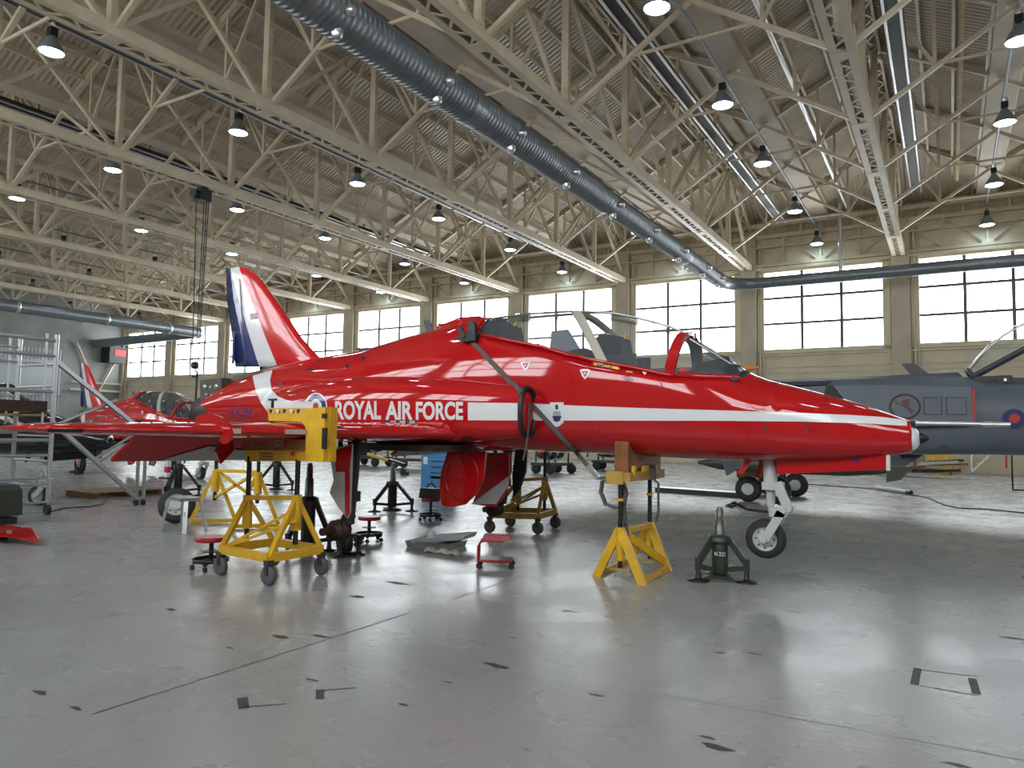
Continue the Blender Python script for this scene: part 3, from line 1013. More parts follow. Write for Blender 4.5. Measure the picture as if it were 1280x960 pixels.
# belly strake under the nose
s0, s1, s2, s3 = pY(971, 575, YC - .12), pY(1108, 566, YC - .12), pY(1107, 587, YC - .12), pY(971, 593, YC - .12)
part(hawk, 'nose_strake', M.red, MB().prism([s0 + V((0, 0, .03)), s1 + V((0, 0, .03)), s2, s3], (0, .24, 0)))
part(hawk, 'strake_end', M.white, MB().box(s2 + V((.02, .1, .07)), (.03, .18, .16)))
part(hawk, 'strake_emblem', M.blue, MB().prism([s2 + V((-.25, -.003, .06)), s2 + V((-.21, -.003, .085)), s2 + V((-.25, -.003, .11)), s2 + V((-.29, -.003, .085))], (0, .002, 0)))
# spine fittings
for a, b, h_ in ((-5.35, -5.95, .05),):
    part(hawk, 'spine_scoop', M.red, MB().lathe((-5.25, YC, 3.0), (-1, 0, 0), [(0, .10), (.12, .15), (.4, .15), (.8, .05)], 16))
ab = pY(541, 415, YC)
part(hawk, 'blade_aerial', M.jag_dark, MB().prism([ab + V((.06, -.01, -.05)), ab + V((-.09, -.01, -.05)), ab + V((-.16, -.01, .17)), ab + V((-.06, -.01, .17))], (0, .02, 0)))
part(hawk, 'dark_access_panel', M.dark, MB().box((-7.25, YC - .05, 2.775), (.35, .2, .03)))
fa = pY(1042, 492, YC)
part(hawk, 'nose_aerial', M.black, MB().prism([fa + V((.10, -.01, -.05)), fa + V((-.10, -.01, -.05)), fa + V((-.07, -.01, .08)), fa + V((.0, -.01, .09))], (0, .02, 0)))

# canopy
cano = part(hawk, 'canopy', M.canopy, MB().loft(glass_rings, closed=False, caps=False))
def hoop(x_base, x_top, w, m, nm, lab=None, sc=1.0, dz=0.0):
    pts = []
    for k in range(25):
        f = abs(k / 12 - 1)          # 1 at sills, 0 at the crown
        x = x_top + (x_base - x_top) * f ** 1.3
        i = int(np.argmin(abs(xs - x)))
        ts = sill_t(i) - .03
        p = sec(i, ts + (math.pi - 2 * ts) * k / 24)
        p.x = x
        c_ = V((x, YC, zc[i]))
        pts.append(c_ + (p - c_) * sc + V((0, 0, dz)))
    mb = MB()
    for p, q_ in zip(pts, pts[1:]):
        n = ((p + q_) / 2 - V((p.x, YC, 1.9))).normalized()
        mb.beam(p, q_ + (q_ - p) * .08, w, .045, up=n)
    return part(cano, nm, m, mb, lab)


hoop(-2.55, -2.50, .11, M.red, 'windscreen_arch', 'red windscreen arch', 1.004)
hoop(-2.57, -2.52, .10, M.jag, 'arch_lining', 'grey inner lining of the windscreen arch', .96)
hoop(-3.30, -3.92, .10, M.cream, 'canopy_frame', 'cream arch between the two seats', .985)
hoop(-5.12, -5.18, .05, M.red, 'rear_frame', None, 1.0)
for sg in (-1, 1):
    pts = []
    for x in np.linspace(-5.1, -2.5, 24):
        i = int(np.argmin(abs(xs - x)))
        p = sec(i, sill_t(i) if sg < 0 else math.pi - sill_t(i))
        p.x = x
        pts.append(p + V((0, sg * .012, -.015)))
    part(cano, 'sill_rail', M.red, MB().path(pts, .022, 6))
    pts = []
    for x in np.linspace(-2.5, -1.85, 12):
        i = int(np.argmin(abs(xs - x)))
        p = sec(i, (sill_t(i) if sg < 0 else math.pi - sill_t(i)))
        pts.append(p + V((0, 0, -.005)))
    part(cano, 'windscreen_rail', M.red, MB().path(pts, .03, 6))
    part(cano, 'windscreen_post', M.silver, MB().path([(-2.45, YC + sg * .16, 2.665), (-2.15, YC + sg * .17, 2.47), (-1.86, YC + sg * .15, 2.27)], .014, 6))
part(cano, 'canopy_highlight_line', M.silver, MB().path([V((xs[i], YC, zt[i])) for i in range(len(xs)) if CK0 < xs[i] < -2.5], .014, 5))  # silver line thickened to imitate the highlights along the canopy top
# seats and coamings
def ejection_seat(x, z):
    s = part(hawk, 'ejection_seat', M.seat, MB().prism([(x - .12, YC - .21, z - .95), (x - .38, YC - .21, z - .02), (x - .12, YC - .21, z - .02), (x + .14, YC - .21, z - .95)], (0, .42, 0)).box((x + .2, YC, z - .85), (.5, .42, .16)))
    part(s, 'headrest', M.seat, MB().prism([(x - .40, YC - .16, z - .16), (x - .42, YC - .16, z + .1), (x - .3, YC - .16, z + .17), (x - .08, YC - .16, z + .12), (x - .02, YC - .16, z - .14)], (0, .32, 0)))
    part(s, 'harness', M.coam, MB().beam((x - .02, YC - .1, z - .2), (x + .12, YC - .12, z - .7), .05, .02).beam((x - .02, YC + .1, z - .2), (x + .12, YC + .12, z - .7), .05, .02))
    part(s, 'firing_handle', M.yellow, MB().path(arc((x - .06, YC, z + .1), (0, 1, 0), (0, 0, 1), .06, 0, math.pi, 8), .012, 6))
    part(s, 'red_tag', M.redplastic, MB().box((x + .02, YC - .2, z - .25), (.12, .01, .02)))
    for sg in (-1, 1):
        part(s, 'seat_side', M.cockpit, MB().box((x - .05, YC + sg * .23, z - .35), (.4, .03, .5)))


ejection_seat(-3.2, 2.62)
ejection_seat(-4.72, 2.86)
def coaming(x, z, w, l, nm, m):
    rr = []
    for f, h_ in ((0, .02), (.15, .7), (.5, 1.0), (.8, .95), (1, .6)):
        rr.append([V((x - l * f, YC + w * math.cos(t), z - .25 + (.25 * h_ + .02) * math.sin(t))) for t in (math.pi * k / 12 for k in range(13))])
    return part(hawk, nm, m, MB().loft(rr, caps=True))


coaming(-1.85, 2.42, .42, .55, 'front_coaming', M.cockpit)
coaming(-3.55, 2.62, .40, .45, 'rear_coaming', M.seat)
part(hawk, 'gunsight', M.black, MB().prism([(-2.0, YC - .08, 2.36), (-2.12, YC - .08, 2.36), (-2.14, YC - .08, 2.48), (-2.04, YC - .08, 2.46)], (0, .16, 0)))
part(hawk, 'instrument_panel', M.black, MB().box((-2.42, YC, 2.1), (.04, .7, .35)).box((-4.05, YC, 2.35), (.04, .7, .35)))

# ---- undercarriage
WX, WZ = -1.68, .525
ng = part(hawk, 'nose_gear_leg', M.greypaint, MB().tube((-1.63, YC, 1.36), (-1.63, YC, 1.05), .07).tube((-1.63, YC, 1.1), (-1.63, YC, .86), .045).box((-1.6, YC - .01, 1.08), (.2, .16, .08)))
part(ng, 'torque_link', M.greypaint, MB().beam((-1.55, YC - .08, 1.12), (-1.44, YC - .08, .86), .05, .09).beam((-1.44, YC - .08, .86), (-1.50, YC - .08, .78), .05, .07).tube((-1.44, YC - .12, .86), (-1.44, YC + .02, .86), .04))
part(ng, 'fork', M.greypaint, MB().beam((-1.5, YC - .11, .82), (-1.67, YC - .11, WZ), .05, .09).beam((-1.5, YC + .11, .82), (-1.67, YC + .11, WZ), .05, .09).box((-1.54, YC, .82), (.16, .27, .1)).tube((WX, YC - .15, WZ), (WX, YC + .15, WZ), .035))
part(ng, 'knuckle', M.silver, MB().tube((-1.6, YC - .1, .84), (-1.6, YC + .1, .84), .04))
def wheel(parent, c, r, w, ax=(0, 1, 0), rim=M.greypaint):
    c, ax = V(c), V(ax).normalized()
    ty = part(parent, 'tyre', M.rubber, MB().lathe(c - ax * w / 2, ax, [(0, r * .62), (0, r * .85), (w * .12, r * .95), (w * .3, r), (w * .7, r), (w * .88, r * .95), (w, r * .85), (w, r * .62)], 32, caps=False))
    part(ty, 'rim', rim, MB().lathe(c - ax * w * .45, ax, [(0, r * .2), (0, r * .3), (w * .12, r * .34), (w * .1, r * .55), (0, r * .62), (w * .9, r * .62), (w * .8, r * .55), (w * .78, r * .34), (w * .9, r * .3), (w * .9, r * .2)], 28))
    for k in range(8):
        t = 2 * math.pi * k / 8
        u, v_ = ax.orthogonal().normalized(), ax.cross(ax.orthogonal().normalized())
        p = c + (u * math.cos(t) + v_ * math.sin(t)) * r * .45
        part(ty, 'rim_hole', M.dark, MB().tube(p - ax * w * .40, p + ax * w * .40, r * .05, n=8))
    return ty


wheel(ng, (WX, YC, WZ), .205, .14)
for dx in (.1, -.22):
    part(hawk, 'nose_gear_door', M.redplastic, MB().beam((-1.82, YC - .1, 1.36), (-1.92, YC - .12, 1.2), .03, .06) if dx < 0 else MB().beam((-1.74, YC + .2, 1.36), (-1.8, YC + .22, 1.15), .05, .05))
for sg in (-1, 1):
    gy = YC + sg * 1.62
    ox = 0 if sg < 0 else .12
    lg = part(hawk, 'main_gear_leg', M.dark, MB().tube((-5.98 + ox, gy, 1.5), (-6.06 + ox, gy, .5), .06).tube((-6.3 + ox, gy + .05, 1.45), (-6.06 + ox, gy, .8), .03).box((-5.97 + ox, gy, 1.38), (.18, .14, .16)).box((-6.03 + ox, gy, .82), (.14, .14, .12)).tube((-5.9 + ox, gy - .05, 1.35), (-5.97 + ox, gy - .04, .8), .025))
    part(lg, 'brake_hub', M.brown, MB().lathe((-6.18 + ox, gy - .16 * 1, .42), (0, 1, 0), [(0, .05), (0, .08), (.03, .08), (.03, .12), (.07, .12), (.07, .095), (.1, .095), (.1, .125), (.2, .125), (.2, .08), (.25, .07)], 20).tube((-6.2 + ox, gy - .3, .42), (-6.2 + ox, gy, .42), .045))
    part(lg, 'trailing_link', M.dark, MB().beam((-6.05 + ox, gy, .62), (-6.18 + ox, gy, .40), .09, .12).tube((-6.1 + ox, gy + .06, .9), (-6.16 + ox, gy + .04, .45), .03))
    part(lg, 'hydraulic_line', M.cable, MB().path([(-5.9 + ox, gy - .07, 1.4), (-5.86 + ox, gy - .1, 1.0), (-5.95 + ox, gy - .1, .75), (-6.1 + ox, gy - .12, .5)], .012, 5))
    if sg < 0:
        Yd = gy - .14
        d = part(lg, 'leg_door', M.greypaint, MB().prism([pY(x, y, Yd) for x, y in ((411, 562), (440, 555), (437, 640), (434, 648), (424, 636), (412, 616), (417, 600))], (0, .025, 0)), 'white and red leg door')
        part(d, 'red_stripe', M.red, MB().prism([pY(x, y, Yd - .004) for x, y in ((418, 563), (440, 556), (437, 590), (420, 590))], (0, .003, 0)).prism([pY(x, y, Yd - .004) for x, y in ((431, 590), (437, 590), (437, 641), (434, 647), (431, 643))], (0, .003, 0)))
    else:
        part(lg, 'leg_door', M.dark, MB().prism([(-5.78, gy + .1, 1.42), (-5.58, gy + .1, 1.42), (-5.60, gy + .1, 1.0), (-5.7, gy + .1, .72), (-5.82, gy + .1, .6), (-5.84, gy + .1, .95)], (0, .03, 0)))
# inner doors under the belly
def door(Y, pts, m, nm, inner=None, off=.04):
    return part(hawk, nm, m, MB().prism([pY(x, y, Y) for x, y in pts], (0, off, 0)))


d = door(YC - .35, ((560, 563), (607, 564), (604, 598), (596, 616), (580, 631), (566, 634), (552, 632), (549, 612), (551, 590)), M.red, 'wheel_bay_door')
c_ = pY(576, 596, YC - .352)
rim = [c_ + V((math.cos(t) * .27 if math.cos(t) > 0 else math.cos(t) * .24, -.004, math.sin(t) * .30)) for t in (2 * math.pi * k / 36 for k in range(37))]
part(d, 'door_bulge', M.red, MB().path(rim, .01, 6))
part(d, 'door_stud', M.silver, MB().lathe(c_ + V((-.02, 0, .02)), (0, -1, 0), [(0, .012), (.01, .01)], 8))
d = door(YC + .35, ((603, 566), (636, 566), (636, 601), (630, 620), (618, 634), (590, 630), (598, 612)), M.redplastic, 'wheel_bay_door')
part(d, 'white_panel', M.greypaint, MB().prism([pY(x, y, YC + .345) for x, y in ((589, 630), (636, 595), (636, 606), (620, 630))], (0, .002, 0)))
part(hawk, 'wheel_bay', M.dark, MB().box((-5.9, YC, 1.39), (1.3, 2.2, .08)))

# ---- markings, laid on the skin
tris_v, tris_f = [], []
for mb in (fb, trunks[0][0], finmb):
    n = len(tris_v)
    tris_v += [V(v) for v in mb.v]
    tris_f += [tuple(i + n for i in f) for f in mb.f]
gv = [p for r in glass_rings for p in r]
BV = BVHTree.FromPolygons(tris_v, tris_f)


def hit(x, y, off=.003):
    d = ray(x, y).normalized()
    loc, nrm, idx, dist = BV.ray_cast(CAM, d)
    if loc is None:
        return None
    if nrm.dot(d) > 0:
        nrm = -nrm
    return loc + nrm * off


def decal_bm(bm, name, m, off=.003, step=6, parent=None):
    xs_ = [v.co.x for v in bm.verts]
    ys_ = [v.co.y for v in bm.verts]
    for a0, a1, nrm in ((min(xs_), max(xs_), (1, 0, 0)), (min(ys_), max(ys_), (0, 1, 0))):
        k = a0 + step * .5
        while k < a1:
            bmesh.ops.bisect_plane(bm, geom=bm.verts[:] + bm.edges[:] + bm.faces[:], plane_co=V(nrm) * k, plane_no=nrm)
            k += step
    bad = []
    for v in bm.verts:
        p = hit(v.co.x, v.co.y, off)
        if p is None:
            bad.append(v)
        else:
            v.co = p - wloc(hawk)
    bmesh.ops.delete(bm, geom=bad, context='VERTS')
    me = bpy.data.meshes.new(name)
    bm.to_mesh(me)
    bm.free()
    me.materials.append(m)
    for p in me.polygons:
        p.use_smooth = True
    return link(name, me, hawk)


def decal(pts, name, m, off=.003, step=6):
    bm = bmesh.new()
    f = bm.faces.new([bm.verts.new((x, y, 0)) for x, y in pts])
    bmesh.ops.triangulate(bm, faces=[f])
    return decal_bm(bm, name, m, off, step)


def text_mesh(s, bold=0.0):
    cu = bpy.data.curves.new('lettering', 'FONT')
    cu.body = s
    cu.offset = bold
    cu.resolution_u = 4
    o = bpy.data.objects.new('lettering', cu)
    col.objects.link(o)
    bpy.context.view_layer.update()
    me = bpy.data.meshes.new_from_object(o.evaluated_get(bpy.context.evaluated_depsgraph_get()))
    bpy.data.objects.remove(o)
    return me


def text_decal(s, x0, y0, x1, y1, m, name='lettering', bold=.02, step=5, off=.003, slope=0.0):
    me = text_mesh(s, bold)
    co = [v.co for v in me.vertices]
    ax0, ax1 = min(c.x for c in co), max(c.x for c in co)
    ay0, ay1 = min(c.y for c in co), max(c.y for c in co)
    bm = bmesh.new()
    bm.from_mesh(me)
    for v in bm.verts:
        u = (v.co.x - ax0) / (ax1 - ax0)
        w = (v.co.y - ay0) / (ay1 - ay0)
        v.co = V((x0 + u * (x1 - x0), y1 + w * (y0 - y1) + slope * u, 0))
    bpy.data.meshes.remove(me)
    return decal_bm(bm, name, m, off, step)


text_decal('ROYAL', 419, 501, 476.5, 524.5, M.white, bold=.035)
text_decal('AIR', 482, 501.5, 516, 524.7, M.white, bold=.035)
text_decal('FORCE', 520, 502, 579, 525, M.white, bold=.035)
decal([(585, 503), (600, 503.2), (647, 504), (647, 525.5), (585, 525.3)], 'white_flash', M.white)
decal([(666, 504.5), (720, 507), (800, 510), (900, 513), (1000, 516.3), (1060, 519), (1100, 521.5), (1120, 524), (1138, 525.5), (1138, 533), (1080, 529.5), (1000, 527), (900, 526), (780, 525.7), (666, 525.5)], 'white_flash', M.white, .007, 5)
sw = [(316, 470), (341, 463), (338, 475), (340, 487), (347, 495), (358, 500), (370, 502), (398, 502), (398, 525), (350, 523), (336, 516), (327, 504), (320, 488)]
decal(sw, 'white_swoop', M.white, .008, 4)
def ell(cx, cy, rx, ry, n=28):
    return [(cx + rx * math.cos(2 * math.pi * k / n), cy + ry * math.sin(2 * math.pi * k / n)) for k in range(n)]


decal(ell(395.5, 508, 14, 17), 'roundel', M.white, .005)
decal(ell(395.5, 508, 12.3, 15), 'roundel', M.blue, .007)
decal(ell(395.5, 508, 7.4, 9.2), 'roundel', M.white, .009)
decal(ell(395.5, 508, 3.5, 4.6), 'roundel', M.roundel_red, .011)
text_decal('XX294', 287, 509, 315, 521, M.blue, bold=.01)
# crest panel
decal([(688, 503), (705, 503), (705, 528), (700, 532), (696.5, 533.5), (693, 532), (688, 528)], 'crest_panel', M.white, .010)
decal([(692, 514), (701.5, 514), (701.5, 522), (697, 528), (692, 522)], 'crest_shield', M.coam, .012)
decal([(691, 520), (696.5, 524), (702.5, 520), (700, 526), (696.5, 527), (693, 526)], 'crest_scroll', M.blue, .014)
decal([(694.5, 507), (696.5, 505.5), (698.5, 507), (698, 512), (695, 512)], 'crest_bird', M.brown, .014)
for x, y, r in ((657, 458, 6), (731.5, 468, 6.5), (806, 465, 3.5)):
    decal([(x - r, y - r * .8), (x - r * .5, y - r), (x + r * .5, y - r), (x + r, y - r * .8), (x + r * .6, y + r * .3), (x, y + r), (x - r * .6, y + r * .3)], 'warning_triangle', M.white, .004)
    decal([(x - r * .65, y - r * .6), (x + r * .65, y - r * .6), (x, y + r * .55)], 'warning_triangle', M.redplastic, .006)
    decal([(x - r * .25, y - r * .35), (x + r * .25, y - r * .35), (x, y + r * .1)], 'warning_triangle', M.white, .008)
decal([(742, 452.5), (772, 458), (775.5, 461), (772, 462), (742, 456.5)], 'rescue_arrow', M.yellow, .004)
text_decal('RESCUE', 747, 454.3, 766, 459, M.black, bold=.02, off=.006, slope=1.6)
decal([(778, 471), (791, 473), (791, 475.5), (778, 473.5)], 'stencil_patch', M.coam, .004)
decal([(783, 463.5), (791, 464.5), (791, 466), (783, 465)], 'stencil_patch', M.yellow, .004)
text_decal('A 24', 813, 481, 823, 485, M.dark, bold=.02)
# fin flag and panel joints
decal([(312.5, 392), (322, 391), (322.5, 398.5), (313, 399.5)], 'fin_flag', M.blue, .004, 3)
for p in ([(312.5, 395), (322, 394), (322, 395.8), (312.6, 396.8)], [(316.5, 391.5), (318.4, 391.4), (318.9, 399), (317, 399.2)]):
    decal(p, 'fin_flag', M.white, .006, 3)
for p in ([(312.5, 395.5), (322, 394.5), (322, 395.4), (312.6, 396.3)], [(317, 391.5), (317.9, 391.4), (318.4, 399), (317.5, 399.2)]):
    decal(p, 'fin_flag', M.roundel_red, .008, 3)
text_decal('XX294', 311, 398, 331, 403, M.white, bold=.01, step=3) if False else None


def skin_line(pts, name, m, r, off=.002):
    q_ = []
    for (x0, y0), (x1, y1) in zip(pts, pts[1:]):
        n = max(2, int(math.hypot(x1 - x0, y1 - y0) / 6))
        for k in range(n + 1):
            p = hit(x0 + (x1 - x0) * k / n, y0 + (y1 - y0) * k / n, off)
            if p is not None:
                q_.append(p)
    return part(hawk, name, m, MB().path(q_, r, 5))


M.seam = mat('panel_seam', (.16, .004, .006), .4)
for pts in ([(934, 483), (934, 575)], [(712, 470), (705, 560)], [(605, 421), (660, 437), (730, 452), (815, 468)], [(745, 543), (933, 552)], [(1030, 515), (1031, 530), (1024, 540), (1005, 541)],
            [(560, 440), (640, 470)], [(345, 500), (365, 530)], [(740, 510), (740, 560)], [(850, 512), (850, 570)]):
    skin_line(pts, 'panel_seam', M.seam, .0022, .0005)
for x, y in ((388, 461.5), (434, 457.5), (454, 447.5), (350, 480)):
    decal(ell(x, y, 3, 2.2, 10), 'vent_hole', M.black, .004, 4)
for x, y in ((957, 532), (1008, 532), (957, 538), (1008, 538)):
    decal(ell(x, y, 2, 2, 8), 'fastener', M.dark, .004, 4)
decal(ell(584, 549, 8, 3.5, 16), 'duct_outlet', M.black, .004, 4)
decal([(479, 525.5), (520, 525), (520, 529), (479, 530)], 'louvre', M.dark, .004, 4)
for x in (488, 500, 512):
    decal([(x, 525.8), (x + 7, 525.6), (x + 7, 528.6), (x, 528.8)], 'louvre_slot', M.greypaint, .006, 4)

# ---- webbing strap with its ratchet over the nose section
sp = []
for k in range(31):
    f = k / 30
    p = hit(591 + (722 - 591) * f, 428 + (565 - 428) * f, .02)
    if p is not None:
        sp.append(p)
t = thing('webbing_strap', 'grey webbing ratchet strap slung from the cockpit side down to the trestle', 'strap', (-3.6, 7.4, .8))
mb = MB()
for p, q_ in zip(sp, sp[1:]):
    mb.beam(p, q_ + (q_ - p) * .1, .055, .006, up=(0, -1, .2))
part(t, 'strap_web', M.webbing, mb)
e0 = sp[-1]
e1 = pY(748, 598, YC - .35)
part(t, 'strap_tail', M.webbing, MB().beam(e0, pY(735, 583, YC - .35), .05, .006, up=(0, -1, .2)))
part(t, 'ratchet', M.silver, MB().beam(pY(735, 582, YC - .36), e1, .07, .05))
lp = [pY(x, y, YC - .42) for x, y in ((750, 598), (764, 595), (778, 600), (783, 616), (780, 632), (770, 635), (757, 630), (751, 615), (753, 602), (766, 598), (776, 606), (780, 630), (782, 655), (785, 678))]
mb = MB()
for p, q_ in zip(lp, lp[1:]):
    mb.beam(p, q_ + (q_ - p) * .06, .03, .05, up=(0, 1, 0))
part(t, 'loose_loop', M.webbing, mb)
cb = hit(590, 425, .05)
t = thing('strap_clamp', 'black clamp block on the fuselage side holding the strap end', 'clamp', cb)
part(t, 'clamp_body', M.black, MB().box(cb, (.22, .09, .10)).box(cb + V((.03, 0, .1)), (.10, .08, .18)))
part(t, 'clamp_arm', M.black, MB().beam(cb + V((-.05, -.03, 0)), cb + V((-.14, -.03, .13)), .05, .05).beam(cb, cb + V((-.2, -.02, .02)), .04, .04))
part(t, 'clamp_plate', M.dark, MB().prism([cb + V((-.0, -.05, .1)), cb + V((.10, -.05, .02)), cb + V((.1, -.05, .14)), cb + V((.05, -.05, .24))], (0, .01, 0)))
# ================================================================== other aircraft
def drop(root, names):
    for ch in list(root.children):
        b = ch.name.split('.')[0]
        if b in names:
            for g in list(ch.children):
                bpy.data.objects.remove(g)
            bpy.data.objects.remove(ch)


def repaint(o, mp):
    for ch in o.children:
        repaint(ch, mp)
    if o.type == 'MESH':
        for i, s in enumerate(o.material_slots):
            if s.material in mp:
                s.link = 'OBJECT'
                s.material = mp[o.data.materials[i]]


MARK = ('lettering', 'white_flash', 'white_swoop', 'roundel', 'crest_panel', 'crest_shield', 'crest_scroll', 'crest_bird', 'warning_triangle', 'rescue_arrow', 'stencil_patch', 'fin_flag', 'fastener', 'louvre', 'louvre_slot', 'duct_outlet', 'vent_hole', 'panel_seam')
h2 = copy_tree(hawk)
tag(h2, 'red jet trainer with a closed canopy parked behind the aluminium tower', 'aircraft')
drop(h2, ('tail_structure', 'structure_boss', 'crest_panel', 'crest_shield', 'crest_scroll', 'crest_bird'))
# windscreen base (local x 3.7) seen at the photo's place; nose swung a little towards the camera
a2 = math.radians(-6)
w2 = V((-20.06, 14.0, 0))
h2.rotation_euler.z = a2
h2.location = w2 - Matrix.Rotation(a2, 3, 'Z') @ V((3.7, -.5, 0)) + V((0, 0, -.34))
h3 = copy_tree(hawk)
tag(h3, 'gloss black jet trainer parked behind the aluminium access tower', 'aircraft')
drop(h3, MARK + ('tail_structure', 'structure_boss', 'probe_mount', 'pitot_boom'))
M.blackfin = M.gloss_black
repaint(h3, {M.red: M.gloss_black, mfin: M.gloss_black, M.white: M.gloss_black, M.redplastic: M.dark})
a3 = math.radians(30)
h3.rotation_euler.z = a3
h3.location = V((-15.62, 7.72, 0)) - Matrix.Rotation(a3, 3, 'Z') @ V((3.82, 0, 0)) + V((0, 0, -.34))
for hh in (h2, h3):
    for sg in (-1, 1):
        c = V((-.7, sg * 1.62, .66))
        mb = MB().lathe(c + V((0, -.09, 0)), (0, 1, 0), [(0, .1), (0, .24), (.04, .29), (.14, .29), (.18, .24), (.18, .1)], 24)
        link('main_tyre', mb.mesh('main_tyre', M.rubber), hh)

# ---- the grey strike jet behind
YJ = 19.6
jag = thing('strike_jet', 'grey strike jet with its canopy raised parked beyond the red nose', 'aircraft', (0, YJ, 0))
JS = [(-10.4, 1.75, 2.75, .55), (-8.5, 1.45, 2.9, .8), (-6, 1.28, 2.98, .95), (-3, 1.2, 3.03, 1.0), (-.6, 1.22, 3.06, .98), (.3, 1.26, 3.04, .92), (.8, 1.26, 2.93, .85), (2, 1.28, 2.88, .66), (3.4, 1.35, 2.72, .58), (4.8, 1.55, 2.35, .42), (5.8, 1.78, 2.1, .22), (6.1, 1.88, 2.0, .08)]
jx = np.linspace(-10.4, 6.1, 70)
jb, jt, jw = smooth_tab(jx, JS, 2)
rr = []
for i in range(len(jx)):
    cz = (jb[i] + jt[i]) / 2
    e = .55 if jx[i] < .4 else .8
    rr.append([V((jx[i], YJ + jw[i] * math.copysign(abs(math.cos(t)) ** e, math.cos(t)), cz + (jt[i] - jb[i]) / 2 * math.copysign(abs(math.sin(t)) ** e, math.sin(t)))) for t in (2 * math.pi * k / 28 for k in range(28))])
part(jag, 'fuselage', M.jag, MB().loft(rr))
part(jag, 'spine', M.jag_dark, MB().prism([(-7, YJ - .35, 2.9), (.35, YJ - .35, 2.95), (.2, YJ - .3, 3.12), (-1.8, YJ - .25, 3.06), (-7, YJ - .2, 3.0)], (0, .6, 0)))
for sg in (-1, 1):
    y0 = YJ + sg * .95
    ik = part(jag, 'air_intake', M.jag, MB().prism([(.45, y0, 1.95), (.42, y0, 2.72), (-1.4, y0, 2.8), (-4, y0, 2.8), (-4, y0, 1.9), (-1.0, y0, 1.85)], (0, sg * .28, 0)))
    part(ik, 'intake_cover', M.roundel_red, MB().box((.46, y0 + sg * .14, 2.35), (.05, .24, .72)))
    wg = part(jag, 'wing', M.jag_dark, MB().prism([(-2.3, YJ + sg * .7, 2.86), (-6.8, YJ + sg * .7, 2.86), (-7.3, YJ + sg * 4.3, 2.62), (-6.3, YJ + sg * 4.3, 2.62)], (0, 0, .09)))
    ms = part(wg, 'overwing_missile', M.jag_dark, MB().lathe((-6.8, YJ + sg * 2.6, 3.15), (1, 0, 0), [(0, .065), (2.6, .065), (2.75, .06)], 14))
    part(ms, 'seeker_cover', M.orange, MB().lathe((-4.08, YJ + sg * 2.6, 3.15), (1, 0, 0), [(0, .07), (.2, .075), (.3, .05), (.4, .03)], 14), 'amber seeker cover')
    part(ms, 'red_band', M.roundel_red, MB().lathe((-5.5, YJ + sg * 2.6, 3.15), (1, 0, 0), [(0, .07), (.22, .07)], 14).box((-5.4, YJ + sg * 2.6, 2.98), (.18, .03, .28)))
    part(ms, 'missile_fin', M.jag, MB().prism([(-5.0, YJ + sg * 2.6, 3.2), (-4.35, YJ + sg * 2.6, 3.2), (-4.95, YJ + sg * 2.6, 3.45)], (0, .02, 0)).prism([(-5.0, YJ + sg * 2.6, 3.1), (-4.35, YJ + sg * 2.6, 3.1), (-4.95, YJ + sg * 2.6, 2.87)], (0, .02, 0)))
    part(wg, 'overwing_pylon', M.jag, MB().prism([(-6.4, YJ + sg * 2.6 - .05, 2.75), (-4.6, YJ + sg * 2.6 - .05, 2.75), (-4.9, YJ + sg * 2.6 - .05, 3.08), (-6.3, YJ + sg * 2.6 - .05, 3.08)], (0, .1, 0)))
    gy = YJ + sg * 1.2
    lg = part(jag, 'main_gear', M.dark, MB().tube((-3.9, gy, 1.4), (-3.9, gy, .4), .09).box((-3.9, gy, .9), (.3, .2, .5)).beam((-4.3, gy, .42), (-3.6, gy, .42), .12, .14))
    for dx in (-.34, .34):
        c = V((-3.9 + dx, gy, .31))
        part(lg, 'tyre', M.rubber, MB().lathe(c + V((0, -.12, 0)), (0, 1, 0), [(0, .1), (0, .26), (.04, .31), (.2, .31), (.24, .26), (.24, .1)], 24))
        part(lg, 'rim', M.greypaint, MB().lathe(c + V((0, -.13, 0)), (0, 1, 0), [(0, .05), (0, .12), (.02, .17), (.26, .17)], 20))
part(jag, 'tail_fin', M.jag, MB().prism([pY(740, 462, YJ - .05), pY(685, 462, YJ - .05), pY(689, 414, YJ - .05), pY(709, 411.5, YJ - .05)], (0, .1, 0)))
part(jag, 'blade_aerial', M.jag_dark, MB().prism([(-.35, YJ, 3.1), (-.75, YJ, 3.1), (-.95, YJ, 3.38), (-.68, YJ, 3.38)], (0, .03, 0)))
part(jag, 'cockpit_well', M.black, MB().prism([(.5, YJ - .42, 2.98), (2.4, YJ - .42, 2.94), (2.4, YJ - .42, 2.55), (.9, YJ - .42, 2.5)], (0, .84, 0)).prism([(.42, YJ - .45, 3.0), (.95, YJ - .5, 2.6), (1.3, YJ - .5, 2.62), (1.2, YJ - .42, 3.02)], (0, .9, 0)))
for i in range(9):
    part(jag, 'seat_fitting', M.silver if i % 2 else M.webbing, MB().box((.7 + random.random() * .5, YJ - .5, 2.75 + random.random() * .2), (.05, .03, .06)))
cn = []
for f in np.linspace(0, 1, 9):
    base = pY(1216, 470, YJ - .4) * (1 - f) + V((2.7, YJ - .4, 4.35)) * f
    w_ = .42 * (1 if f < .8 else .85)
    hgt = .5 * math.sin(math.pi * min(1, .12 + f * .8))
    cn.append([V((base.x - hgt * .55 * math.sin(t), YJ - w_ * math.cos(t), base.z + hgt * .95 * math.sin(t))) for t in (math.pi * k / 12 for k in range(13))])
cj = part(jag, 'raised_canopy', M.canopy, MB().loft(cn, closed=False, caps=False))
for s_ in (0, -1):
    part(cj, 'canopy_frame', M.jag_dark, MB().path([r[s_] for r in cn], .05, 8))
part(cj, 'canopy_spine', M.white, MB().path([r[4] for r in cn], .025, 6))
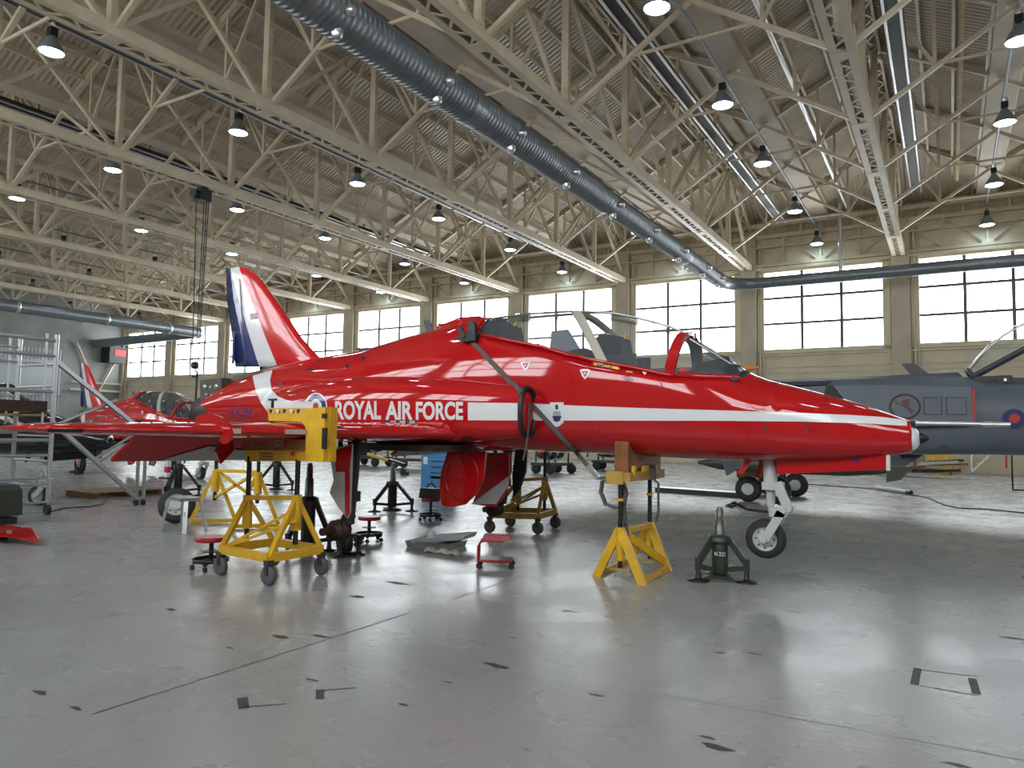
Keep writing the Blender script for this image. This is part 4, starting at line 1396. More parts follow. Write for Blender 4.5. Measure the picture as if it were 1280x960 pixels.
part(cj, 'canopy_hinge', M.jag_dark, MB().path(cn[0], .05, 8))
ys = YJ - 1.245
ci = pY(1131, 508, ys)
part(jag, 'squadron_badge', M.jag_red, MB().path([ci + V((math.cos(t) * .29, 0, math.sin(t) * .27)) for t in (2 * math.pi * k / 32 for k in range(33))], .02, 5))
part(jag, 'badge_bird', M.jag_red, MB().prism([ci + V(p) for p in ((-.07, 0, .08), (-.015, 0, .17), (.035, 0, .14), (.09, 0, .18), (.09, 0, .055), (.035, 0, .0), (-.035, 0, .02))], (0, -.006, 0)).beam(ci + V((-.2, 0, .1)), ci + V((.08, 0, -.055)), .01, .03).beam(ci + V((.055, 0, -.03)), ci + V((.17, 0, -.1)), .01, .02).beam(ci + V((.08, 0, -.055)), ci + V((.14, 0, -.17)), .01, .02))
for x0, x1 in ((1155, 1177), (1183, 1208)):
    p0, p1 = pY(x0, 497, ys), pY(x1, 518, ys)
    part(jag, 'access_panel', M.jag_dark, MB().path([V((p0.x, ys, p0.z)), V((p1.x, ys, p0.z)), V((p1.x, ys, p1.z)), V((p0.x, ys, p1.z)), V((p0.x, ys, p0.z))], .008, 4))
cr = pY(1268, 523, YJ - .86)
for r, m, o_ in ((.2, M.blue, 0), (.1, M.roundel_red, -.012)):
    part(jag, 'roundel', m, MB().lathe(cr + V((0, .01 + o_, 0)), (0, -1, 0), [(0, r), (.02, r)], 28))
part(jag, 'nose_gear', M.dark, MB().tube((3.2, YJ, 1.4), (3.2, YJ, .3), .06).lathe((3.2, YJ - .1, .28), (0, 1, 0), [(0, .1), (0, .24), (.04, .28), (.16, .28), (.2, .24)], 20))
part(jag, 'gun_port', M.black, MB().box(pY(1180, 558, YJ - .98), (.12, .05, .04)))
part(jag, 'ventral_pylon', M.jag_dark, MB().prism([(-4, YJ - .08, 1.25), (-.5, YJ - .08, 1.25), (-.9, YJ - .08, .95), (-3.6, YJ - .08, .95)], (0, .16, 0)))
b0 = V((-4.6, 17.4, 1.0))
st = jag
part(st, 'store_body', M.green, MB().lathe((-5.2, 17.4, .95), (1, 0, 0), [(0, .03), (.5, .15), (1.2, .19), (3.2, .19), (3.9, .13), (4.3, .03)], 18))
for x0, y0_, x1, y1_, x2, y2_ in ((1108, 582, 1140, 584, 1108, 603), (1106, 574, 1128, 575, 1108, 555)):
    part(st, 'tail_fin', M.green, MB().prism([pY(x0, y0_, 17.3), pY(x1, y1_, 17.3), pY(x1 - 14, y2_ - 3, 17.3), pY(x2, y2_, 17.3)], (0, .03, 0)))
part(st, 'wing_pylon', M.jag_dark, MB().prism([(-4.9, 17.35, 2.8), (-3.9, 17.35, 2.78), (-3.0, 17.35, 1.1), (-4.6, 17.35, 1.1)], (0, .1, 0)))
part(st, 'store_fin', M.jag_dark, MB().prism([pY(x, y, 17.2) for x, y in ((902, 575), (940, 576), (908, 595))], (0, .03, 0)))
rl = pZ(1266, 613)
t = thing('earthing_stand', 'thin black angled stand with a red flag tape beside the grey jet', 'stand', rl)
part(t, 'stand_rod', M.black, MB().path([rl + V((0, 0, .02)), rl + V((0, 0, 1.4))], .025, 6).path([rl + V((0, 0, .02)), rl + V((1.2, .2, .02))], .025, 6))
part(t, 'flag_tape', M.roundel_red, MB().box(rl + V((-.15, 0, 1.5)), (.05, .01, 1.6)))

# ================================================================== ground equipment
def caster(root, p, r=.10, zt=.27, w=.05, m=M.grey_rubber):
    f = part(root, 'caster_fork', M.dark, MB().box((p.x, p.y, zt - .03), (.07, w + .03, .05)).box((p.x, p.y - w * .7, zt - .09), (.04, .012, .12)).box((p.x, p.y + w * .7, zt - .09), (.04, .012, .12)))
    part(f, 'caster_wheel', m, MB().lathe((p.x, p.y - w / 2, r), (0, 1, 0), [(0, r * .4), (0, r * .9), (w * .2, r), (w * .8, r), (w, r * .9), (w, r * .4)], 18))


def wing_trestle(root, P, m, zt, apex_pts, ms=M.black):
    """P: four caster points; a braced pyramid base with two screw posts"""
    zb_ = .28
    c = [V((p.x, p.y, zb_)) for p in P]
    for i in range(4):
        part(root, 'base_rail', m, MB().beam(c[i], c[(i + 1) % 4], .06, .09))
        caster(root, P[i], zt=zb_ - .02)
    mid = [(c[0] + c[3]) / 2, (c[1] + c[2]) / 2]
    for ap, (i, j) in zip(apex_pts, ((0, 3), (1, 2))):
        for k in (i, j):
            part(root, 'leg', m, MB().beam(c[k], ap, .05, .05))
        part(root, 'post_sleeve', m, MB().tube(ap + V((0, 0, -.35)), ap + V((0, 0, .03)), .055))
        part(root, 'jack_screw', ms, MB().tube(ap + V((0, 0, -.5)), V((ap.x, ap.y, zt)), .028))
    part(root, 'top_rail', m, MB().beam(apex_pts[0], apex_pts[1], .09, .05))
    part(root, 'brace', m, MB().beam(c[0], apex_pts[1] - V((0, 0, .12)), .04, .03))
    part(root, 'brace', m, MB().beam(c[3], apex_pts[1] - V((0, 0, .12)), .04, .03))
    part(root, 'brace', m, MB().beam((c[1] + c[2]) / 2 + V((0, 0, .35)), c[0], .035, .03))


P = [pZ(275, 719), pZ(335, 732), pZ(401, 719)]
P.append(P[0] + (P[2] - P[1]))
t = thing('wing_trestle', 'yellow wheeled trestle with a tall bracket clamped on the near wing', 'trestle', (sum(P, V()) / 4))
ap = [pY(310, 622, 5.75), pY(371, 622, 5.62)]
wing_trestle(t, P, M.yellow, 1.27, ap)
s0, s1 = pY(306, 577, 5.75), pY(393, 576, 5.55)
s2, s3 = pY(393, 561, 5.55), pY(306, 561, 5.75)
sd = part(t, 'saddle', M.yellow, MB().prism([s0, s1, s2, s3], (0, .3, 0)))
part(sd, 'placard', M.black, MB().box((s0 + s1 + s2 + s3) / 4 + V((0, -.165 + .15 * 0, .02)), (.22, .004, .012)).box((s0 + s1 + s2 + s3) / 4 + V((0, -.165, -.01)), (.22, .004, .012)).box((s0 + s1 + s2 + s3) / 4 + V((0, -.165, -.04)), (.22, .004, .012)))
pr = pY(366.5, 567, 5.56)
part(sd, 'red_label', M.redplastic, MB().box(pr + V((0, -.01, 0)), (.06, .01, .045)))
w0, w1, w2_, w3 = pY(303, 563, 5.72), pY(384, 563, 5.54), pY(384, 551, 5.54), pY(303, 551, 5.72)
wd = part(t, 'timber_pad', M.wood, MB().prism([w0, w1, w2_, w3], (0, .28, 0)))
pc = pY(351, 554, 5.58)
part(wd, 'name_plate', M.brass, MB().box(pc + V((0, -.015, 0)), (.12, .01, .06)))
me = text_mesh('STB', .02)
o = link('plate_lettering', me, wd)
me.materials.append(M.black)
o.location = pc + V((-.045, -.023, -.02)) - wloc(wd)
o.rotation_euler = (math.pi / 2, 0, 0)
o.scale = (.055, .055, .055)
b = [pY(x, y, 5.5) for x, y in ((382, 577), (398, 577), (398, 510), (334, 510), (336, 526), (376, 527), (382, 534))]
br = part(t, 'bracket', M.yellow, MB().prism(b, (0, .10, 0)))
b2 = [pY(x, y, 5.5) for x, y in ((398, 577), (398, 509))]
part(br, 'bracket_end', M.yellow, MB().box((b2[0] + b2[1]) / 2 + V((.06, .06, 0)), (.11, .18, b2[1].z - b2[0].z)).box((b2[0] + b2[1]) / 2 + V((.06, .06, 0)), (.14, .05, b2[1].z - b2[0].z - .02)))
part(br, 'bracket_slot', M.black, MB().box(pY(403, 548, 5.46) + V((.03, 0, 0)), (.06, .02, .22)).box(pY(403, 520, 5.46) + V((.03, 0, 0)), (.06, .02, .05)))
hz0, hz1 = pY(335, 514, 5.495), pY(378, 514, 5.495)
for k in range(5):
    p = hz0 + (hz1 - hz0) * (k + .3) / 5
    part(br, 'hazard_chevron', M.white if k % 2 else M.black, MB().prism([p + V(q_) for q_ in ((0, 0, -.02), (.06, 0, -.02), (.035, 0, .02), (-.01, 0, .02))], (0, -.003, 0)))
    part(br, 'hazard_chevron', M.black if k % 2 else M.white, MB().prism([p + V(q_) for q_ in ((.03, -.001, -.02), (.06, -.001, -.02), (.05, -.001, .015))], (0, -.003, 0)))
th = pY(340, 521, 5.55)
part(t, 'clamp_screw', M.black, MB().tube(th + V((0, 0, -.12)), th + V((0, 0, .19)), .016).beam(th + V((-.06, 0, .19)), th + V((.06, 0, .19)), .022, .022).lathe(th + V((0, 0, -.14)), (0, 0, 1), [(0, .07), (.02, .07), (.04, .03)], 16))

# second yellow trestle behind the flap, third under the far wing
def trestle_px(lab, base, aps, Ya, m, zt, extra=None):
    P = [pZ(*p) for p in base]
    if len(P) == 3:
        P.append(P[0] + (P[2] - P[1]))
    t = thing('wing_trestle', lab, 'trestle', sum(P, V()) / 4)
    wing_trestle(t, P, m, zt, [pY(*a, y) for a, y in zip(aps, Ya)])
    return t


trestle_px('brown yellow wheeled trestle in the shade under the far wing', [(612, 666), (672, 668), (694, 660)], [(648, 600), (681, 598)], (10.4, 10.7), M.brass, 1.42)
t = thing('tail_trestle', 'plain yellow trestle standing behind the wheeled wing trestle', 'trestle', pZ(300, 650))
A, B = pY(270, 588, 8.0), pY(323, 590, 8.0)
for a_, dx in ((A, -.1), (B, .1)):
    for q_ in (-.32, .28):
        part(t, 'leg', M.yellow, MB().beam(a_, V((a_.x + q_ * .8, a_.y + (.25 if q_ > 0 else -.25), .05)), .05, .06))
    part(t, 'post_sleeve', M.yellow, MB().tube(a_ + V((0, 0, -.35)), a_, .06))
    part(t, 'jack_screw', M.black, MB().tube(a_ + V((0, 0, -.5)), V((a_.x, a_.y, 1.5)), .03))
    part(t, 'foot_bar', M.yellow, MB().beam((a_.x - .26, a_.y - .25, .04), (a_.x + .23, a_.y + .25, .04), .06, .06))
part(t, 'top_rail', M.yellow, MB().beam(A, B, .09, .05))
part(t, 'brace', M.yellow, MB().beam(A, B - V((0, 0, .45)), .04, .04))
part(t, 'brace', M.yellow, MB().beam(B, A - V((0, 0, .45)), .04, .04))

# nose trestle
t = thing('nose_trestle', 'yellow screw trestle with a timber saddle under the forward fuselage', 'trestle', (-3.05, YC, 0))
F = [pZ(745, 721), pZ(802, 731), pZ(834, 714), pZ(786, 702)]
for a_, b_, apx in ((F[0], F[1], pY(774, 664, 7.55)), (F[3], F[2], pY(811, 657, 8.5))):
    for f_ in (a_, b_):
        part(t, 'leg', M.yellow, MB().prism([f_ + V((-.05, 0, 0)), f_ + V((.05, 0, 0)), apx + V((.05, 0, .03)), apx + V((-.05, 0, .03))], (0, .05, 0)))
    part(t, 'post_sleeve', M.yellow, MB().tube(apx + V((0, .03, -.32)), apx + V((0, .03, .04)), .05))
    part(t, 'jack_screw', M.black, MB().tube(apx + V((0, .03, -.4)), V((apx.x, apx.y + .03, 1.18)), .026))
    part(t, 'lock_collar', M.yellow, MB().tube((apx.x, apx.y + .03, .86), (apx.x, apx.y + .03, .89), .04).tube((apx.x, apx.y + .03, 1.1), (apx.x, apx.y + .03, 1.14), .05))
    part(t, 'hand_wheel', M.brass, MB().beam(apx + V((-.12, .03, -.42)), apx + V((.12, .03, -.42)), .03, .03))
part(t, 'foot_rail', M.yellow, MB().beam(F[0] + V((0, 0, .03)), F[3] + V((0, 0, .03)), .05, .05))
part(t, 'foot_rail', M.yellow, MB().beam(F[1] + V((0, 0, .03)), F[2] + V((0, 0, .03)), .05, .05))
part(t, 'brace', M.yellow, MB().beam(pY(776, 664, 7.55) + V((0, .05, -.02)), F[2] + V((0, -.1, .12)), .05, .09))
part(t, 'top_bar', M.yellow, MB().beam(pY(776, 664, 7.6), pY(811, 657, 8.5), .09, .05))
sdl = part(t, 'saddle', M.brass, MB().box((-3.10, YC - .01, 1.13), (.24, 1.12, .10)).box((-3.16, YC - .54, 1.12), (.2, .08, .14)))
part(sdl, 'catch', M.yellow, MB().box((-2.985, YC - .45, 1.20), (.03, .06, .1)))
part(sdl, 'catch', M.yellow, MB().box((-2.985, YC - .1, 1.21), (.03, .16, .06)))
part(sdl, 'catch', M.yellow, MB().box((-2.985, YC + .25, 1.20), (.03, .06, .1)))
part(t, 'timber_saddle', M.wood, MB().prism([(-3.18, YC - .53, 1.18), (-3.18, YC + .52, 1.18), (-3.18, YC + .52, 1.5), (-3.18, YC + .38, 1.41), (-3.18, YC, 1.35), (-3.18, YC - .38, 1.41), (-3.18, YC - .53, 1.52)], (.16, 0, 0)))
p = pY(816, 590, YC)
part(t, 'hanging_strap', M.webbing, MB().path([p, p + V((.03, 0, -.1)), pY(823, 604, YC), pY(823, 640, YC), pY(820, 652, YC)], .016, 6).box(p + V((0, 0, -.02)), (.06, .05, .14)))

# tripod jacks
M.ram = mat('worn_ram', (.13, .14, .13), .35, metal=.6)


def tripod_jack(lab, px_, zr, R, rot, m=M.green, plate=.13, mark=None):
    c = pZ(*px_)
    t = thing('tripod_jack', lab, 'jack', c)
    part(t, 'cylinder', m, MB().lathe(c, (0, 0, 1), [(.06, .075), (.1, .09), (zr * .52, .09), (zr * .58, .07)], 20))
    part(t, 'ram', M.ram, MB().lathe(c, (0, 0, 1), [(zr * .5, .06), (zr * .82, .055), (zr * .83, .042), (zr * .95, .04), (zr, .025)], 16))
    part(t, 'base_plate', m, MB().lathe(c, (0, 0, 1), [(0, .19), (.02, .19), (.05, .12)], 20))
    part(t, 'head_collar', m, MB().lathe(c, (0, 0, 1), [(zr * .52, .13), (zr * .60, .13), (zr * .62, .07)], 12))
    for k in range(3):
        a_ = rot + 2 * math.pi * k / 3
        d = V((math.cos(a_), math.sin(a_), 0))
        foot = c + d * R
        part(t, 'leg', m, MB().beam(c + d * .1 + V((0, 0, zr * .56)), foot + V((0, 0, .2)), .05, .06).box(foot + V((0, 0, .19)), (.06, .06, .13)))
        part(t, 'lower_strut', m, MB().beam(c + d * .1 + V((0, 0, .12)), foot + V((0, 0, .16)), .05, .05))
        part(t, 'foot_plate', M.black, MB().lathe(foot, (0, 0, 1), [(0, plate), (.012, plate), (.03, .04), (.05, .03), (.2, .02)], 20))
    return t, c


jk, jc = tripod_jack('dark green tripod bottle jack standing by the nose wheel', (900, 724), .80, .30, math.radians(-125), plate=.12)
me = text_mesh('N 222', .02)
o = link('jack_number', me, jk)
me.materials.append(M.white)
o.location = (-.055, -.124, .27)
vd = math.atan2(-jc.x, jc.y)
o.rotation_euler = (math.pi / 2, 0, 0)
o.rotation_euler = (0, 0, 0)
o.location = (0, 0, 0)
a0 = math.atan2(-jc.y, -jc.x)
xm_ = (min(v.co.x for v in me.vertices) + max(v.co.x for v in me.vertices)) / 2
for v in me.vertices:      # lettering wrapped round the cylinder
    an = a0 + (v.co.x - xm_) * .05 / .092
    v.co = V((.0925 * math.cos(an), .0925 * math.sin(an), .27 + v.co.y * .06))

o.scale = (1, 1, 1)
tripod_jack('black tripod jack under the near main leg', (384, 688), 1.15, .3, .4, M.black)
tripod_jack('tall black tripod jack standing behind the small round stool', (490, 638), .95, .42, .3, M.black)
tripod_jack('black jack under the tail beside the leaning wheel', (222, 620), 1.2, .45, .9, M.black)
tripod_jack('black tripod jack propping the aircraft near the far flap', (345, 612), 1.2, .5, .2, M.black)
tripod_jack('small black jack beneath the brake hub', (432, 694), .45, .16, .8, M.black, .1)

# stools
def stool(lab, px_, h=.36, rseat=.17):
    c = pZ(*px_)
    t = thing('work_stool', lab, 'stool', c)
    part(t, 'seat', M.redplastic, MB().lathe(c, (0, 0, 1), [(h - .05, rseat * .95), (h - .04, rseat), (h - .01, rseat), (h, rseat * .92)], 24))
    part(t, 'post', M.black, MB().tube(c + V((0, 0, .1)), c + V((0, 0, h - .04)), .025))
    part(t, 'tool_tray', M.black, MB().lathe(c, (0, 0, 1), [(.10, .06), (.09, .19), (.13, .20), (.13, .185)], 20, caps=False).lathe(c, (0, 0, 1), [(.2, .1), (.21, .1)], 16))
    for k in range(5):
        a_ = 2 * math.pi * k / 5 + .3
        d = V((math.cos(a_), math.sin(a_), 0)) * .19
        f = part(t, 'base_arm', M.black, MB().beam(c + V((0, 0, .1)), c + d + V((0, 0, .085)), .035, .03))
        part(f, 'caster_wheel', M.rubber, MB().lathe(c + d + V((0, -.012, .032)), (0, 1, 0), [(0, .03), (.024, .03)], 12))
    return t


stool('round red stool on casters beside the big yellow wing trestle', (263, 712), .37, .18)
stool('round red stool with a black tray near the hanging gear leg', (461, 677), .36, .16)
stool('round red stool in front of the blue tool cabinet', (538, 651), .40, .17)
stc = pZ(538, 651)
c = pZ(619, 709)
t = thing('mechanic_seat', 'red rectangular creeper seat on a bent tube frame with casters', 'stool', c)
R_ = Matrix.Rotation(.5, 3, 'Z')
L_ = lambda x, y, z: c + R_ @ V((x, y, 0)) + V((0, 0, z))
part(t, 'seat_pad', M.pinkpad, MB().prism([L_(-.14, -.11, .33), L_(.17, -.11, .33), L_(.17, .11, .33), L_(-.14, .11, .33)], (0, 0, .05)))
for y in (-.1, .1):
    part(t, 'tube_frame', M.redplastic, MB().path([L_(-.2, y, .07), L_(-.2, y, .25), L_(-.17, y, .31), L_(-.1, y, .32), L_(.1, y, .32)], .014, 8))
part(t, 'tray', M.black, MB().prism([L_(-.2, -.13, .075), L_(.2, -.13, .075), L_(.2, .13, .075), L_(-.2, .13, .075)], (0, 0, .03)))
part(t, 'tray_rail', M.redplastic, MB().path([L_(-.2, -.13, .09), L_(.2, -.13, .09), L_(.2, .13, .09), L_(-.2, .13, .09), L_(-.2, -.13, .09)], .014, 6))
for x in (-.19, .19):
    for y in (-.12, .12):
        part(t, 'caster_wheel', M.rubber, MB().lathe(L_(x, y - .012, .035), (0, 1, 0), [(0, .034), (.024, .034)], 12))

# blue cabinet
c = pZ(541, 622)
t = thing('tool_cabinet', 'bright blue roller tool cabinet under the far wing root', 'cabinet', c)
W, D, H = .75, .5, 1.0
part(t, 'cabinet_body', M.bluecab, MB().box(c + V((0, .25, .12 + H / 2)), (W, D, H)))
for k in range(4):
    dr = part(t, 'drawer', M.bluecab, MB().box(c + V((.14, -.012, .93 - k * .14)), (.42, .03, .12)))
    part(dr, 'drawer_pull', M.dark, MB().box(c + V((.14, -.03, .88 - k * .14)), (.4, .02, .015)))
dr = part(t, 'cabinet_door', M.bluecab, MB().box(c + V((.14, -.012, .33)), (.42, .03, .36)))
part(dr, 'handle', M.silver, MB().tube(c + V((-.03, -.05, .28)), c + V((-.03, -.05, .42)), .012))
part(t, 'data_card', M.white, MB().box(c + V((-.24, -.006, .88)), (.12, .01, .18)))
for x in (-.3, .3):
    for y in (.06, .44):
        part(t, 'caster_wheel', M.rubber, MB().lathe(c + V((x, y - .03, .07)), (0, 1, 0), [(0, .07), (.06, .07)], 14))
t = thing('tool_bag', 'black open tool bag on the red stool', 'bag', c + V((.2, -.9, .4)))
bc = stc + V((0, 0, .50))
t.location = bc
part(t, 'bag_body', M.black, MB().prism([bc + V((-.2, -.1, -.1)), bc + V((.2, -.1, -.1)), bc + V((.17, -.1, .08)), bc + V((-.17, -.1, .08))], (0, .2, 0)))
part(t, 'bag_handle', M.black, MB().path(arc(bc + V((0, 0, .06)), (1, 0, 0), (0, 0, 1), .1, 0, math.pi, 8), .014, 6))

# drip trays and rag
c = pZ(540, 684)
t = thing('drip_tray', 'stack of two shallow grey metal drip trays under the belly', 'tray', c)
def tray(c, w, l, h, rz, m, tilt=0.0):
    mb = MB()
    R2 = Matrix.Rotation(rz, 3, 'Z')
    g = lambda x, y, z: c + R2 @ V((x, y, 0)) + V((0, 0, z + tilt * x))
    rings_ = []
    for ww, zz in ((.5, h), (.46, .0), (.44, .012), (.475, h)):
        rings_.append([g(-l * ww, -w * ww, zz), g(l * ww, -w * ww, zz), g(l * ww, w * ww, zz), g(-l * ww, w * ww, zz)])
    mb.loft(rings_[:2], caps=False, smooth=False).loft(rings_[2:], caps=False, smooth=False).poly(rings_[1]).poly(rings_[2])
    mb.loft([rings_[3], rings_[0]], caps=False, smooth=False)
    return mb


part(t, 'tray', M.silver, tray(c + V((0, .1, 0)), .5, .72, .09, .12, M.silver))
part(t, 'tray', M.greypaint, tray(c + V((.12, .12, .10)), .48, .8, .06, .2, M.silver, .12))
part(t, 'paper_wad', M.tube_white, MB().lathe(c + V((-.1, .1, .09)), (.1, 0, 1), [(0, .05), (.05, .06), (.1, .03), (.14, .01)], 8))
rg = []
c = pZ(553, 692)
mb = MB()
random.seed(9)
for i in range(10):
    ring = []
    x = -.26 + .52 * i / 9
    hgt = .05 + .03 * math.sin(i * 1.7) if 0 < i < 9 else .005
    for k in range(12):
        a_ = 2 * math.pi * k / 12
        ring.append(c + V((x + random.uniform(-.015, .015), math.cos(a_) * (.07 + .02 * math.sin(i * 2.1)), max(.002, hgt * (.5 + .5 * math.sin(a_)) + random.uniform(-.008, .008)))))
    rg.append(ring)
solo('cleaning_rag', 'crumpled off white rag lying on the floor by the drip tray', 'rag', M.cloth, mb.loft(rg), c)

# leaning wheel and step stool at the left
c = pZ(240, 656) + V((-.42, .0, .29))
t = thing('spare_wheel', 'black aircraft wheel leaning by the grey step stool', 'wheel', (c.x, c.y, 0))
wheel(t, c, .29, .17, (.75, -.62, .25))
c = pZ(232, 660) + V((.3, -.25, 0))
t = thing('step_stool', 'grey metal step stool with splayed legs beside the leaning wheel', 'step', c)
part(t, 'tread', M.alu, MB().box(c + V((0, 0, .5)), (.5, .3, .05), -.3))
for x in (-.22, .22):
    for y in (-.12, .12):
        part(t, 'leg', M.alu, MB().beam(c + V((x * .95, y, .48)), c + V((x * 1.35, y * 1.6, 0)), .06, .03))
part(t, 'label', M.redplastic, MB().box(c + V((.24, -.165, .28)), (.04, .006, .08), -.2))

# ---- aluminium tower
TXp = -13.8
t = thing('access_tower', 'aluminium scaffold access tower with a timber toe board', 'scaffold', (TXp, 6.0, 0))
ya, yb_ = 6.97, 4.6
ztw = pY(66, 419, ya).z
for x in (TXp, TXp - 1.3):
    for y in (ya, yb_):
        o = part(t, 'upright', M.alu, MB().tube((x, y, .18), (x, y, ztw), .04).tube((x, y - .17, 1.6), (x, y - .17, ztw), .02))
        part(o, 'caster_wheel', M.rubber, MB().lathe((x, y - .03, .09), (0, 1, 0), [(0, .09), (.06, .09)], 16).box((x, y, .17), (.06, .08, .1)))
for y_px in (427, 446, 490, 550, 600 - 62):
    z = pY(62, y_px, ya).z
    part(t, 'guard_rail', M.alu, MB().tube((TXp, ya, z), (TXp, yb_, z), .034))
    part(t, 'guard_rail', M.alu, MB().tube((TXp - 1.3, ya, z - .06), (TXp - 1.3, yb_, z - .06), .024))
for y_px in (569, 597, 605, 628):
    z = pY(62, y_px, ya).z
    part(t, 'rung', M.alu, MB().tube((TXp, ya, z), (TXp, yb_, z), .025))
for z in (.5, .95, 1.4, 1.85, 2.3, 2.7):
    part(t, 'rung', M.alu, MB().tube((TXp, ya, z), (TXp - 1.3, ya, z), .022))
zb2 = pY(30, 508, 6.0).z
part(t, 'toe_board', M.brown, MB().box((TXp + .03, 5.75, zb2 + .03), (.03, 2.2, .2)))
part(t, 'deck', M.palewood, MB().box((TXp - .65, 5.75, zb2 - .12), (1.2, 2.3, .04)))
f0 = pZ(170, 632)
ob = part(t, 'outrigger', M.alu, MB().beam((TXp, ya, 2.75), V((f0.x, f0.y, 1.55)), .07, .07).beam((TXp, ya, 1.65), V((f0.x, f0.y - .05, .2)), .07, .07).beam((TXp, ya, 2.75), (f0.x, f0.y, 1.55), .05, .05))
part(t, 'outrigger', M.alu, MB().beam(V((f0.x, f0.y, 1.6)), V((f0.x, f0.y, .15)), .05, .05).beam(V((f0.x, f0.y + .15, 1.55)), V((f0.x, f0.y + .15, .15)), .05, .05))
part(t, 'outrigger', M.alu, MB().tube((TXp, ya + .1, 1.62), (f0.x, f0.y - .5, 2.12), .025).tube((f0.x, f0.y - .9, .95), (f0.x, f0.y, 1.5), .025).tube((f0.x, f0.y - .85, .85), (f0.x, f0.y, 1.4), .025))
part(t, 'caster_wheel', M.rubber, MB().lathe(V((f0.x, f0.y - .03, .06)), (0, 1, 0), [(0, .06), (.05, .06)], 14))
part(t, 'caster_wheel', M.rubber, MB().lathe(V((f0.x, f0.y + .12, .06)), (0, 1, 0), [(0, .06), (.05, .06)], 14))

# pallet
c = (pZ(90, 624) + pZ(180, 618)) / 2 + V((-.3, .3, 0))
t = thing('pallet', 'flat pale wooden pallet lying on the floor behind the tower', 'pallet', c)
for i in range(7):
    part(t, 'board', M.palewood, MB().box(c + V((-.5 + i / 6, 0, .13)), (.11, 1.7, .022)))
for y in (-.75, 0, .75):
    part(t, 'bearer', M.wood, MB().box(c + V((0, y, .06)), (1.15, .09, .11)))

# green trolley and the detached red tailplane at the left edge
c = pZ(2, 657)
t = thing('hydraulic_rig', 'dark green hydraulic trolley at the foot of the tower', 'trolley', c)
part(t, 'body', M.green, MB().prism([c + V(p) for p in ((-.7, -.35, .15), (.1, -.35, .15), (.05, -.35, .55), (-.1, -.35, .62), (-.7, -.35, .62))], (0, .6, 0)))
part(t, 'tow_arm', M.green, MB().beam(c + V((-.25, -.3, .95)), c + V((.2, -.3, .2)), .06, .05))
part(t, 'arm_edge', M.greypaint, MB().beam(c + V((-.22, -.34, .95)), c + V((.23, -.34, .2)), .015, .02))
part(t, 'caster_wheel', M.greypaint, MB().lathe(c + V((.08, -.3, .1)), (0, 1, 0), [(0, .04), (0, .1), (.06, .1), (.06, .04)], 16))
part(t, 'filter_jar', M.greypaint, MB().lathe(c + V((-.02, -.42, .25)), (0, 0, 1), [(0, .06), (.2, .06), (.22, .03)], 14))
part(t, 'base', M.black, MB().box(c + V((-.25, -.1, .08)), (.8, .5, .1)))
tz = .10
q0 = pZ(48, 674, tz)
t = thing('detached_tailplane', 'red tailplane panel resting low at the edge of the bay', 'aircraft panel', (q0.x - .5, q0.y, 0))
d = pZ(-70, 667, tz) - q0
d.z = 0
n_ = V((-d.y, d.x, 0)).normalized() * .55
if n_.y < 0:
    n_ = -n_
tpn = [q0, q0 + d * .25 + V((0, 0, .05)), q0 + d + V((0, 0, .06)), q0 + d + n_ * 1.2 + V((0, 0, .06)), q0 + d * .45 + n_ + V((0, 0, .05)), q0 + d * .12 + n_ * .35]
part(t, 'skin', M.red, MB().prism(tpn, (0, 0, -.05)))
part(t, 'support', M.black, MB().box(q0 + d * .7 + n_ * .5 + V((0, 0, .05 - tz)), (.3, .3, .1)))

# ---- things lying on the floor beyond
a_, b_ = pZ(1095, 612), pZ(1139, 618.5)
t = thing('inspection_lamp', 'white tube inspection lamp lying on the floor', 'lamp', (a_ + b_) / 2)
part(t, 'tube', M.tube_white, MB().tube(a_ + V((0, 0, .06)), a_ + (b_ - a_) * .9 + V((0, 0, .06)), .06))
part(t, 'end_cap', M.black, MB().tube(a_ + (b_ - a_) * .9 + V((0, 0, .06)), b_ + V((0, 0, .06)), .065))
solo('floor_cable', 'thin black cable snaking across the floor from the white tube lamp', 'cable', M.cable, MB().path([pZ(x, y, .015) for x, y in ((1139, 618), (1160, 622), (1180, 631), (1200, 635), (1240, 637), (1300, 643), (1360, 648))], .014, 6), b_)
solo('floor_cable', 'thin cable running from the grey jet wheel towards the white tube lamp', 'cable', M.cable, MB().path([pZ(x, y, .015) for x, y in ((1006, 605), (1050, 608), (1093, 611))], .014, 6), pZ(1006, 605))
solo('floor_cable', 'thin black cable looping out from the wooden pallet', 'cable', M.cable, MB().path([pZ(x, y, .015) for x, y in ((134, 624), (128, 630), (112, 633), (80, 635), (60, 640))], .012, 6), pZ(134, 624))
a_, b_ = pZ(823, 614), pZ(935, 622)
t = thing('floor_ramp', 'long low dark metal ramp lying on the floor near the grey jet wheels', 'ramp', (a_ + b_) / 2)
part(t, 'ramp_deck', M.silver, MB().beam(a_ + V((0, 0, .1)), b_ + V((0, 0, .1)), .5, .05))
part(t, 'ramp_side', M.black, MB().beam(a_ + V((0, -.25, .06)), b_ + V((0, -.25, .06)), .05, .12))
solo('air_hose', 'brown air hose coiled loosely beside the ramp end', 'hose', M.brown, MB().path([pZ(x, y, .02) for x, y in ((922, 630), (914, 634), (908, 632), (918, 628), (935, 637), (960, 640))], .03, 6), pZ(935, 625))


